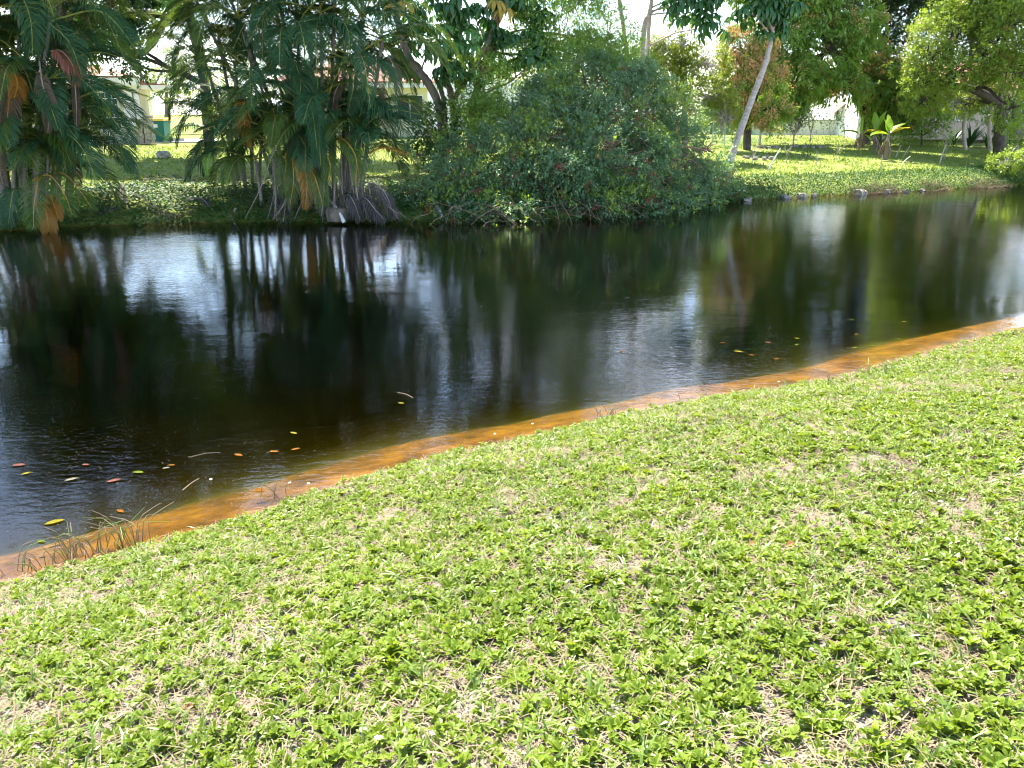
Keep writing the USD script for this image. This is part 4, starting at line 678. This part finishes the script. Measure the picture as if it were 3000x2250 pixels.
single('bleached_stick', tube([at_y(973, 592, 20.0), at_y(990, 615, 19.8), at_y(1000, 632, 19.7), at_y(1008, 652, 19.65)], .022, .055, n=12, sides=7), M['whitewood'], 'white curved stick leaning into the water in front of the centre palm clump', 'stick', smooth=True)
single('bleached_stick', tube([at_y(1262, 575, 21.2), at_y(1272, 595, 20.9), at_y(1288, 618, 20.6), at_y(1294, 640, 20.4)], .04, .05, n=12, sides=7, wob=.5), M['whitewood'], 'flaking white branch standing in the water right of the centre palm clump', 'stick', smooth=True)
single('dead_stick', tube([at_y(690, 610, 20.3), at_y(681, 640, 20.1), at_y(700, 675, 19.6)], .03, .02, n=10, sides=6), M['twig_grey'], 'forked grey stick poking into the water left of the centre palm clump', 'stick', smooth=True)
p = on_ground(480, 462); single('mound_stone', rock(p + [0, 0, .08], (.34, .3, .2), 8), M['oldblock'], 'dark rounded stone on the shaded lawn behind the left bank', 'stone', smooth=40)

# bare twigs trailing into the water under the pepper bush
g = np.random.default_rng(81); T = Thing('trailing_branches', at_y(1500, 640, 21), 'tangle of bare brown branches trailing in the water under the pepper bush', 'branches')
for q_ in range(50):
    px = g.uniform(1200, 2030); yy = float(EF(at_y(px, 640, 21.2)[0])) - .05; b_ = at_y(px, 0, yy); b_[2] = g.uniform(.15, .45); L_ = g.uniform(.5, 1.3); dx = g.normal() * .7
    T.part('branch', tube([b_ + [0, .3, .1], b_ + [dx * .35, -L_ * .3, .02 + g.normal() * .05], b_ + [dx * .75, -L_ * .6, -.10 + g.normal() * .06], np.array([b_[0] + dx, b_[1] - L_ * .8, g.uniform(-.06, .08)])], .011, .004, n=10, sides=5, cap=False), M['bark_dark' if g.random() < .4 else 'bark_red'])


# ------------------------------------------------------------------ ground cover of the far bank (nobody could count it)
def bank(x0, x1, s0, s1, n, g, p_s=1.0):
    x = g.uniform(x0, x1, n); s = s0 + (s1 - s0) * g.random(n) ** p_s; y = EF(x) + s * np.sqrt(1 + DF(x) ** 2)
    return np.stack([x, y, np.maximum(height(x, y), -.02)], 1), s
g = np.random.default_rng(91)
P, s = bank(-15, 7.5, -.22, 3.2, 22000, g, 1.2)
hgt = .10 + .30 * meshkit.fbm(P * [.9, .9, 0], 3, 4) * np.clip(1.2 - s / 4, .2, 1); P[:, 2] += hgt * g.random(len(P)) + .02
single('bank_vine', scatter(LEAF4, P, unit(rand_unit(len(P), g) * [1, 1, .4] + [0, -.5, .1]), unit(rand_unit(len(P), g) * .5 + [0, -.5, 1]), g.uniform(.07, .15, len(P)), g.uniform(.04, .085, len(P))), M['vine'], 'leafy green vine covering the far bank from the left palms to the bush', 'ground cover', kind='stuff')
P, s = bank(6, 21, -.12, 2.0, 15000, g, 1.3); P[:, 2] += .26 * g.random(len(P)) * np.clip(1.3 - s * .5, .2, 1)
single('bank_weed', scatter(LEAF2, P, unit(rand_unit(len(P), g) + [0, -.3, .3]), unit(rand_unit(len(P), g) * .6 + [0, -.3, 1]), g.uniform(.05, .11, len(P)), g.uniform(.025, .05, len(P))), M['vine'], 'low weeds along the waterline below the right-hand lawn', 'ground cover', kind='stuff')
BLADE = (np.array([[0, .5, 0], [0, -.5, 0], [.55, .4, 0], [.55, -.4, 0], [1, 0, -.25]]), np.array([[0, 1, 3], [0, 3, 2], [2, 3, 4]]))
P, s = bank(-16, 24, 1.6, 16, 42000, g, 1.25); keep = meshkit.fbm(P * [.7, .7, 0], 3, 6) > .36; P = P[keep]
single('far_grass', scatter(BLADE, P, unit(rand_unit(len(P), g) * [1, 1, .3] + [0, 0, .75]), rand_unit(len(P), g), g.uniform(.06, .16, len(P)), g.uniform(.015, .035, len(P))), M['grassblade'], 'short sunlit grass on the lawns beyond the canal', 'grass', kind='stuff')
P, s = bank(11.5, 20, -.15, .35, 2600, g); keep = meshkit.noise(P * [.9, .9, 0], 8) > .42; P = P[keep]
single('dry_bank_grass', scatter(BLADE, P, unit(rand_unit(len(P), g) * [1, 1, .3] + [0, -.5, .5]), rand_unit(len(P), g), g.uniform(.2, .42, len(P)), .012), M['straw'], 'dry straw-coloured grass hanging over the right-hand waterline', 'grass', kind='stuff')
P, s = bank(-11.5, 0, 1.8, 5, 1500, g)
P[:, 2] += .02; single('leaf_litter', scatter(LEAF4, P, unit(rand_unit(len(P), g) * [1, 1, .15]), unit(rand_unit(len(P), g) * .3 + [0, 0, 1]), g.uniform(.1, .3, len(P)), g.uniform(.04, .09, len(P))), M['palm_dead'], 'dry palm litter strewn on the left bank', 'litter', kind='stuff')

# ------------------------------------------------------------------ the right-hand lawn: rocks, stakes, bananas, flowering shrubs
for q_, (px, py, sx, sz, lab) in enumerate(((2180, 588, .5, .16, 'flat tan rock at the waterline nearest the pepper bush'), (2285, 576, .45, .14, 'low tan rock at the waterline below the leaning stake'), (2312, 568, .34, .2, 'pale broken rock at the waterline left of centre of the right lawn'), (2370, 572, .32, .14, 'small pale rock at the waterline in the middle of the right lawn'),
                                         (2485, 562, .55, .24, 'largest pale rock at the waterline, below the leftmost banana plant'), (2575, 560, .4, .17, 'white angular rock at the waterline below the bananas'), (2622, 556, .26, .12, 'small white rock right of the angular one at the waterline'), (2664, 553, .34, .12, 'flat pale rock where the dry grass begins at the waterline'))):
    x = at_z(px, py, 0)[0]; y = float(EF(x)) - .02; single('bank_rock', rock((x, y, .02), (sx * .6, sx * .36, sz * .75), 20 + q_, 1.1), M['stone'], lab, 'rock', smooth=40)
def stick(px0, py0, px1, py1, label, r=.022, m='twig_grey', name='garden_stake'):
    p = on_ground(px0, py0); single(name, tube([p - [0, 0, .1], (p + at_y(px1, py1, p[1] - .05)) / 2 + [.01, 0, 0], at_y(px1, py1, p[1] - .1)], r, r * .8, n=6, sides=7), M[m], label, 'stake', smooth=True)
stick(2248, 497, 2287, 434, 'pale stake leaning right on the far lawn nearest the leaning tree', .028, 'whitewood')
stick(2622, 461, 2640, 425, 'left of two grey curved stakes right of the bananas'); stick(2642, 463, 2666, 427, 'right of two grey curved stakes right of the bananas')
stick(2750, 484, 2770, 425, 'thicker leaning stake under the small sapling', .03); stick(2637, 480, 2667, 458, 'short slanting stick on the lawn right of the bananas', .018, 'whitewood')
stick(2577, 502, 2586, 455, 'thin grey stake in front of the bananas', .02)
def twiggy(px, py, h, label, seed, leaves=0, spread=.5, m='greyleaf', r=.014, flowers=0, rad=None, cat='sapling', name='sapling', n=5):
    g = np.random.default_rng(seed); p = on_ground(px, py); T = Thing(name, p, label, cat); ends = []
    fork = p + [0, 0, h * .25]; T.part('stem', tube([p - [0, 0, .05], fork], r, r * .8, n=4, sides=6), M['twig_grey'])
    for q_ in range(n):
        e = p + np.array([g.uniform(-1, 1) * spread, g.uniform(-1, 1) * spread * .5, h * g.uniform(.7, 1.05)]); T.part('branch', tube(bend(fork, e, g, .15), r * .7, r * .3, n=7, sides=5), M['twig_grey']); ends.append(e); ends.append((fork + e) / 2 + g.normal(size=3) * .1)
    ends = np.array(ends)
    if leaves:
        c = ends[g.integers(0, len(ends), leaves)] + g.normal(size=(leaves, 3)) * (rad or h * .12)
        T.part('leaves', scatter(LEAF4, c, unit(rand_unit(leaves, g) + [0, 0, .1]), unit(rand_unit(leaves, g) * .6 + [0, 0, 1]), g.uniform(.09, .17, leaves), g.uniform(.04, .08, leaves)), M[m])
    for q_ in range(flowers):
        c = ends[q_ % len(ends)] + g.normal(size=3) * .16 + [0, -.15, .08]; k_ = 8; a_ = np.linspace(0, 6.28, k_, endpoint=False); d = np.stack([np.cos(a_), np.sin(a_), 0 * a_ + .35], 1)
        T.part('flower', scatter(LEAF4, np.repeat(c[None], k_, 0), unit(d), np.repeat([[0, -.4, 1.0]], k_, 0), .11, .06), M['redflower'])
    return T
twiggy(2204, 477, .75, 'bare twiggy sapling beside the left stone ring', 101, spread=.25); twiggy(2304, 474, .8, 'bare forked sapling in the middle of the far lawn', 102, spread=.25); twiggy(2391, 486, .75, 'bare Y-shaped sapling left of the bananas', 103, spread=.25, n=3)
twiggy(2450, 468, .9, 'yellow-green wispy plant left of the bananas', 104, leaves=60, spread=.4, m='yellowish', n=7); twiggy(2765, 470, 1.4, 'small leafy sapling on the lawn right of the bananas', 105, leaves=130, spread=.35, m='button', n=6)
twiggy(2226, 425, 2.6, 'tall shrub with red flowers right of the leaning pale trunk', 106, leaves=2200, spread=1.6, flowers=11, rad=.34, cat='shrub', name='flowering_shrub', n=9, r=.04); twiggy(2323, 424, 1.9, 'smaller grey-leaved shrub with red flowers left of the white wall', 107, leaves=1200, spread=1.0, flowers=5, rad=.3, cat='shrub', name='flowering_shrub', n=7, r=.05)
twiggy(2278, 418, .75, 'small bright yellow croton between the flowering shrubs', 108, leaves=170, spread=.16, m='yellowish', rad=.1, cat='plant', name='croton'); twiggy(2372, 421, 2.0, 'slim pale-stemmed sapling in front of the white wall', 109, leaves=90, spread=.6, m='mango', n=5, r=.035)
twiggy(2430, 416, 1.3, 'dark leafy plant in front of the white wall', 110, leaves=150, spread=.5, m='dark', cat='plant', name='wall_plant'); twiggy(2472, 416, 1.5, 'dark leafy plant at the right end of the white wall', 111, leaves=150, spread=.5, m='dark', cat='plant', name='wall_plant')
twiggy(2360, 465, .25, 'small green grassy tuft on the far lawn', 112, leaves=40, spread=.14, m='vine', rad=.06, cat='plant', name='lawn_tuft')
def ring(px, py, rx, n, label):
    g = np.random.default_rng(px); p = on_ground(px, py); T = Thing('stone_ring', p, label, 'planter')
    for q_ in range(n):
        a_ = 6.283 * q_ / n; T.part('stone', rock(p + [math.cos(a_) * rx, math.sin(a_) * rx * .9, .03], (.14, .10, .10), 300 + q_ + px, .7), M['stone'], smooth=40)
ring(2222, 465, .55, 9, 'ring of pale stones round a sapling on the left of the far lawn'); ring(2366, 432, .75, 12, 'wide ring of white stones round the slim sapling before the white wall'); ring(2250, 434, .4, 7, 'small flat stone ring between the fence and the white-stone ring')
# bananas
def banana(px, py, h, leaves, label, seed):
    g = np.random.default_rng(seed); p = on_ground(px, py); T = Thing('banana_plant', p, label, 'banana plant'); top = p + [0, 0, h]
    T.part('stem', tube([p - [0, 0, .1], (p + top) / 2 + [.03, 0, 0], top], .075, .045, n=8, sides=8, wob=.3), M['straw'], smooth=True)
    for az, el, L, w, dr, m in leaves:
        n = 9; q0 = top - [0, 0, .1]; rows = []
        for k_ in range(n):
            t = k_ / (n - 1); e = el - dr * t; d = np.array([math.cos(az) * math.cos(e), math.sin(az) * math.cos(e), math.sin(e)]); sd = unit(np.cross(d, [0, 0, 1.0]) if abs(d[2]) < .95 else np.array([1.0, 0, 0])); nn_ = np.cross(sd, d)
            ww = 0.02 if t < .18 else w * .5 * math.sin(math.pi * min(1, (t - .12) / .88) ** .8) ** .6 * (1 + .1 * g.normal()) + .004
            rows.append([q0 - sd * ww + nn_ * ww * .35, q0, q0 + sd * ww + nn_ * ww * .35]); q0 = q0 + d * L / (n - 1)
        v = np.array(rows).reshape(-1, 3); f = []
        for k_ in range(n - 1):
            for c in (0, 1): b_ = 3 * k_ + c; f += [[b_, b_ + 1, b_ + 4], [b_, b_ + 4, b_ + 3]]
        T.part('leaf', (v, np.array(f)), M[m], smooth=True)
    for q_ in range(5):
        a_ = g.uniform(0, 6.28); put_frond(T, [p + [0, 0, h * .8], p + [math.cos(a_) * .25, math.sin(a_) * .25, h * .45], p + [math.cos(a_) * .35, math.sin(a_) * .35, .05]], 'palm_dead', 'stalk_dead', name='dead_leaf', ll=.12, sag=1, vee=0, nl=12, w=.06, g=g)
    return T
PI = math.pi
banana(2515, 438, .75, [(PI, .5, 1.0, .42, .8, 'banana'), (0, .5, 1.1, .42, .8, 'banana_y'), (PI * .5, 1.5, .95, .16, .1, 'banana'), (-1.0, .1, .7, .3, 1.2, 'banana')], 'leftmost banana plant, with one leaf half yellow', 121)
banana(2556, 450, .95, [(PI * .7, 1.45, 1.0, .34, .2, 'banana'), (.2, 1.3, 1.1, .36, .3, 'banana'), (PI, .4, .7, .3, .7, 'banana'), (-.8, .3, .8, .3, 1.4, 'palm_dead')], 'middle banana plant, the most upright of the three', 122)
banana(2592, 468, 1.1, [(PI, .35, .8, .42, .9, 'banana'), (1.9, 1.4, .85, .34, .2, 'banana'), (.1, .8, .85, .4, .5, 'banana'), (-.1, .55, .9, .38, .5, 'banana_y'), (PI * .8, 1.2, .75, .3, .1, 'banana')], 'rightmost banana plant, tallest and nearest the water', 123)
# strap-leaved plants under the right trees
for q_, (px, py, n, lab) in enumerate(((2790, 428, 26, 'dark strap-leaved plant left of the pair under the spreading tree'), (2838, 432, 34, 'largest dark strap-leaved plant under the spreading tree'), (2890, 432, 26, 'dark strap-leaved plant nearest the right edge'))):
    g = np.random.default_rng(130 + q_); p = on_ground(px, py); T = Thing('strap_plant', p, lab, 'plant')
    for k_ in range(n):
        az = g.uniform(0, 6.28); pts = arc(p, az, g.uniform(.9, 1.5), g.uniform(.9, 1.7), g.uniform(.5, 1.7)); c_ = spline(pts, 7); sd = np.array([-math.sin(az), math.cos(az), 0]) * np.array([.03, .035, .04, .04, .035, .025, .005])[:, None]
        v = np.stack([c_ - sd, c_ + sd], 1).reshape(-1, 3); b_ = np.arange(6) * 2; T.part('leaf', (v, np.vstack([np.stack([b_, b_ + 1, b_ + 3], 1), np.stack([b_, b_ + 3, b_ + 2], 1)])), M['dark'])
for q_, (px, y0, y1) in enumerate(((2830, 40, 330), (2905, 38.5, 300), (2938, 38, 300))):
    p = stand(px, y0); single('bare_trunk', tube([p, at_y(px - 6, 370, y0), at_y(px + 8, y1 - 30, y0)], .10, .07, n=10, sides=8, wob=.4), M['bark_pale'], ('slim pale trunk before the shaded house window', 'pale trunk right of the strap-leaved plants', 'pale trunk furthest right under the spreading tree')[q_], 'trunk', smooth=True)

# ------------------------------------------------------------------ the near lawn
def instancer(name, protos, mats, pts, idx, scale, yaw, tilt, label, cat):
    p = path_for('/World', name); pi = UsdGeom.PointInstancer.Define(stage, p); tgt = []
    for k_, (m, mt) in enumerate(zip(protos, mats)):
        usdkit.mesh(stage, f'{p}/sprig_{k_:03d}', m, mt); tgt.append(Sdf.Path(f'{p}/sprig_{k_:03d}'))
    pi.CreatePrototypesRel().SetTargets(tgt); pi.CreateProtoIndicesAttr(Vt.IntArray.FromNumpy(idx.astype(np.int32)))
    pi.CreatePositionsAttr(Vt.Vec3fArray.FromNumpy(pts.astype(np.float32))); pi.CreateScalesAttr(Vt.Vec3fArray.FromNumpy(np.repeat(scale[:, None], 3, 1).astype(np.float32)))
    hz, hx, hy = yaw / 2, tilt[:, 0] / 2, tilt[:, 1] / 2            # yaw, then a small lean
    qz = np.stack([np.cos(hz), 0 * hz, 0 * hz, np.sin(hz)], 1); qt = np.stack([np.ones_like(hx), hx, hy, 0 * hx], 1); qt /= np.linalg.norm(qt, axis=1, keepdims=True)
    w1, x1, y1, z1 = qt.T; w2, x2, y2, z2 = qz.T
    qq = np.stack([w1 * w2 - x1 * x2 - y1 * y2 - z1 * z2, w1 * x2 + x1 * w2 + y1 * z2 - z1 * y2, w1 * y2 - x1 * z2 + y1 * w2 + z1 * x2, w1 * z2 + x1 * y2 - y1 * x2 + z1 * w2], 1)
    pi.CreateOrientationsAttr(Vt.QuathArray([Gf.Quath(float(a_), float(b_), float(c_), float(d_)) for a_, b_, c_, d_ in qq]))
    tag(pi, label, cat, None, 'stuff')
g = np.random.default_rng(200)
def lawn_points(n):
    x = g.uniform(-6.5, 11, n); y = g.uniform(.3, 12, n); d = (EN(x) - y) / np.sqrt(1 + DN(x) ** 2)
    vis = (np.abs(x) < 1.2 + .78 * y) & (y > .9)
    ok = (d > -.3) & vis; x, y, d = x[ok], y[ok], d[ok]; z = height(x, y); ok = z > .004 + .05 * g.random(len(z)) ** 3; x, y, z, d = x[ok], y[ok], z[ok], d[ok]
    return np.stack([x, y, z], 1), d
def creeper(seed):
    g = np.random.default_rng(seed); ms = []
    for st in range(g.integers(2, 4)):
        c = g.normal(size=3) * [.016, .016, 0]; h = g.uniform(.012, .04); ax = unit(g.normal(size=3) * [.4, .4, 0] + [0, 0, 1]); n = g.integers(4, 7)
        for k_ in range(n):
            a_ = 6.283 * k_ / n + g.uniform(-.3, .3); e = g.uniform(.1, .9); d = np.array([math.cos(a_) * math.cos(e), math.sin(a_) * math.cos(e), math.sin(e)]); l = g.uniform(.020, .036); w = l * g.uniform(.42, .56)
            s_ = unit(np.cross([0, 0, 1.0], d)); u_ = np.cross(d, s_); b0 = c + ax * h * g.uniform(.6, 1.1)
            prof = [(.0, .10, 0), (.35, .38, .01), (.68, .5, .0), (1.0, .0, -.10)]
            v = []
            for t, ww, z in prof:
                for sg in ((-1, 0, 1) if ww else (0,)): v.append(b0 + d * l * t + s_ * sg * w * ww + u_ * (abs(sg) * w * ww * .45 + z * l))
            v = np.array(v); f = [[0, 1, 4], [0, 4, 3], [1, 2, 5], [1, 5, 4], [3, 4, 7], [3, 7, 6], [4, 5, 8], [4, 8, 7], [6, 7, 9], [7, 8, 9]]
            ms.append((v, np.array(f)))
    return join(ms)
def tuft(seed, n, L, w, el=(.3, 1.3), wide=.012):
    g = np.random.default_rng(seed); ms = []
    for k_ in range(n):
        az = g.uniform(0, 6.28); c_ = spline(arc(g.normal(size=3) * [wide, wide, 0], az, g.uniform(*el), L * g.uniform(.6, 1.2), g.uniform(.2, 1.2)), 5); sd = np.array([-math.sin(az), math.cos(az), 0]) * w * np.array([.5, .6, .5, .35, .02])[:, None]
        v = np.stack([c_ - sd, c_ + sd], 1).reshape(-1, 3); b_ = np.arange(4) * 2; ms.append((v, np.vstack([np.stack([b_, b_ + 1, b_ + 3], 1), np.stack([b_, b_ + 3, b_ + 2], 1)])))
    return join(ms)
cov = lambda P: meshkit.fbm(P * [2.6, 2.6, 0], 4, 31)
P, d = lawn_points(185000); c_ = cov(P); keep = (c_ + g.normal(size=len(P)) * .13) > .37; P = P[keep]; n = len(P)
instancer('creeping_ground_cover', [creeper(s) for s in range(8)], [M['clover']] * 8, P, g.integers(0, 8, n), (.44 + .7 * g.random(n) ** 1.6) + .25 * meshkit.noise(P * 1.5, 41), g.uniform(0, 6.28, n), g.normal(size=(n, 2)) * .25, 'small-leaved bright green creeper carpeting the near bank', 'ground cover')
P, d = lawn_points(34000); keep = meshkit.fbm(P * [1.1, 1.1, 0], 3, 37) > .40; P = P[keep]; n = len(P)
instancer('lawn_grass', [tuft(s, 6, .085, .006) for s in range(5)], [M['lawnblade']] * 5, P, g.integers(0, 5, n), g.uniform(.6, 1.3, n), g.uniform(0, 6.28, n), g.normal(size=(n, 2)) * .2, 'blades of coarse grass growing through the creeper on the near bank', 'grass')
P, d = lawn_points(80000); n = len(P)
instancer('dry_thatch', [tuft(s + 50, 10, .075, .0030, (0, .75), .03) for s in range(6)], [M['straw']] * 6, P + [0, 0, 1] * (.004 + .014 * g.random((n, 1))), g.integers(0, 6, n), g.uniform(.6, 1.3, n), g.uniform(0, 6.28, n), g.normal(size=(n, 2)) * .1, 'dry straw and thatch lying between the green leaves', 'thatch')

# dry grass clumps standing in the shallows
def shore_clump(px, py, n, h, label, seed):
    g = np.random.default_rng(seed); p = on_ground(px, py); T = Thing('dry_grass_clump', p, label, 'dry grass')
    for k_ in range(n):
        b_ = p + g.normal(size=3) * [.07, .04, 0]; az = g.uniform(0, 6.28); m_ = b_ + np.array([math.cos(az) * .05, math.sin(az) * .05, h * g.uniform(.4, .7)]); e = m_ + np.array([math.cos(az + g.normal() * .6) * h * .6, math.sin(az) * h * .5, h * g.uniform(-.2, .5)])
        T.part('stalk', tube([b_ - [0, 0, .03], m_, e], .0032, .0016, n=6, sides=4, cap=False), M['straw'] if k_ % 3 else M['lawnblade'])
shore_clump(85, 1670, 10, .16, 'leftmost dry grass clump at the near waterline', 141); shore_clump(185, 1640, 16, .20, 'green-tipped dry grass clump second from the left at the near waterline', 142); shore_clump(262, 1610, 16, .18, 'dry grass clump third from the left at the near waterline', 143)
shore_clump(378, 1590, 18, .24, 'tallest dry grass clump at the near waterline, right of the others', 144); shore_clump(800, 1450, 5, .10, 'small dry sprig at the near waterline left of centre', 145); shore_clump(2445, 1130, 9, .20, 'grey dead sprig at the near waterline in the right third', 146); shore_clump(2585, 1105, 16, .2, 'dry grass clump where the near bank turns sandy', 147); shore_clump(2050, 1165, 5, .1, 'pale wisp of grass at the near waterline right of centre', 148); shore_clump(1765, 1212, 12, .09, 'reddish dry sprig at the near waterline in the middle', 149)

# floating leaves
def fl(px, py, col, L, label, az=None, group=None):
    g = np.random.default_rng(int(px * 7 + py)); p = at_z(px, py, .006); az = g.uniform(-.6, .6) if az is None else az; d = np.array([math.cos(az), math.sin(az), 0])
    tpl = (np.array([[0, 0, 0], [.22, .38, .06], [.55, .5, .10], [.82, .28, .08], [1, 0, .02], [.82, -.28, .06], [.55, -.5, .08], [.22, -.38, .04], [.5, 0, 0]]), np.array([[8, 0, 7], [8, 7, 6], [8, 6, 5], [8, 5, 4], [8, 4, 3], [8, 3, 2], [8, 2, 1], [8, 1, 0]]))
    single('floating_leaf', scatter(tpl, p[None], d[None], np.array([[0, 0, 1.0]]), L, L * .4), M['float_' + col], label, 'leaf', group, smooth=True)
for a_ in ((35, 1362, 'pink', .11, 'curled pink leaf floating nearest the left edge'), (60, 1390, 'yellow', .08, 'yellow leaf floating just below the curled pink one at the left edge'), (188, 1408, 'cream', .10, 'pale green forked leaf floating left of the pink pair'), (240, 1360, 'pink', .07, 'pink leaf floating highest of the left group'), (388, 1382, 'green', .10, 'yellow-green sprig floating in the middle of the left group'),
           (310, 1412, 'pink', .11, 'long pink leaf floating below the yellow-green sprig'), (128, 1536, 'yellow', .13, 'long yellow leaf floating alone near the lower left shore'), (108, 1582, 'green', .07, 'small yellow-green leaf floating closest to the lower left shore'), (342, 1493, 'orange', .08, 'orange leaf floating near the tallest dry grass clump'), (686, 1330, 'orange', .09, 'orange leaf floating left of the two others in mid channel'),
           (788, 1322, 'orange', .09, 'orange leaf floating in the middle of a row of three'), (852, 1318, 'orange', .08, 'orange leaf floating at the right end of a row of three'), (850, 1266, 'yellow', .08, 'yellow leaf floating above the row of three orange leaves'), (740, 1436, 'orange', .10, 'orange leaf floating at the edge of the amber shallows'), (492, 1362, 'orange', .06, 'small orange leaf floating right of the yellow-green sprig'), (475, 1372, 'cream', .06, 'small whitish leaf floating right of the yellow-green sprig'),
           (1165, 1180, 'yellow', .07, 'yellowish leaf floating alone in mid channel'), (2150, 1028, 'yellow', .11, 'yellow leaf floating right of the blue sky reflection'), (2240, 1002, 'pink', .08, 'pinkish leaf floating in the dark reflection at the right'), (1813, 1030, 'orange', .08, 'small orange leaf floating left of the blue sky reflection')): fl(*a_)
g = np.random.default_rng(210)
for k_ in range(12): fl(g.uniform(2100, 2650), g.uniform(930, 1060), ('yellow', 'green', 'orange')[k_ % 3], .07, 'tiny leaf floating in the reflections near the right-hand shore', None, 'tiny leaves floating at the right')
n = 420; px, py = g.uniform(0, 1500, n), g.uniform(1250, 1560, n); ps = np.array([at_z(a_, b_, .005) for a_, b_ in zip(px, py)]); ok = ps[:, 1] > EN(ps[:, 0]) + .35; ps = ps[ok]; n = len(ps)
single('floating_specks', scatter(LEAF2, ps, unit(rand_unit(n, g) * [1, 1, 0] + 1e-6), np.repeat([[0, 0, 1.0]], n, 0), g.uniform(.004, .011, n), g.uniform(.003, .008, n)), M['pollen'], 'pale specks of pollen and debris drifting on the dark water', 'debris', kind='stuff')
for (x0, y0, x1, y1, lab) in ((555, 1340, 645, 1325, 'straight thin twig floating in the left channel'), (535, 1436, 583, 1402, 'short curved twig floating near the left shore'), (1165, 1150, 1210, 1165, 'hooked thin twig floating in mid channel')):
    p0, p1 = at_z(x0, y0, .006), at_z(x1, y1, .006); single('floating_twig', tube([p0, (p0 + p1) / 2 + [0, .02, .004], p1], .004, .003, n=8, sides=5), M['straw'], lab, 'twig')
# white flowers, dry leaves and pale pebbles in the lawn
g = np.random.default_rng(220)
for k_ in range(16):
    px, py = [(470, 1690), (620, 1420), (850, 1430), (905, 1432), (1065, 2170), (1108, 2195), (1270, 2180), (2750, 1492), (2945, 1605), (2815, 1485), (2340, 1183), (2720, 1460), (1560, 1255), (2280, 1130), (2760, 1450), (1450, 1285)][k_]
    p = on_ground(px, py) + [0, 0, .045]; n = 7; a_ = np.linspace(0, 6.28, n, endpoint=False)
    T = Thing('white_flower', p - [0, 0, .04], 'tiny white flower head among the creeper of the near bank', 'flower', 'white flowers dotted over the near bank')
    T.part('petals', scatter(LEAF4, np.repeat(p[None], n, 0), unit(np.stack([np.cos(a_), np.sin(a_), 0 * a_ + .3], 1)), np.repeat([[0, 0, 1.0]], n, 0), .013, .010), M['petal']); T.part('stalk', tube([p - [0, 0, .045], p], .0012, n=3, sides=4, cap=False), M['grassblade'])
for px, py, L, lab in ((1172, 1882, .03, 'red-brown dry leaf among the grass in the lower middle'), (2190, 1612, .05, 'crumpled brown leaf in the bare patch at the lower right'), (2300, 1615, .06, 'larger crumpled brown leaf right of the other in the lower right'), (1540, 1733, .025, 'small orange leaf scrap right of the lower middle'), (540, 2096, .04, 'dry leaf lying in the lower left grass')):
    p = on_ground(px, py) + [0, 0, .03]; single('dry_leaf', scatter(LEAF4, p[None], np.array([[1, .3, .2]]), np.array([[.2, -.4, 1.0]]), L, L * .6), M['deadleaf'], lab, 'leaf')
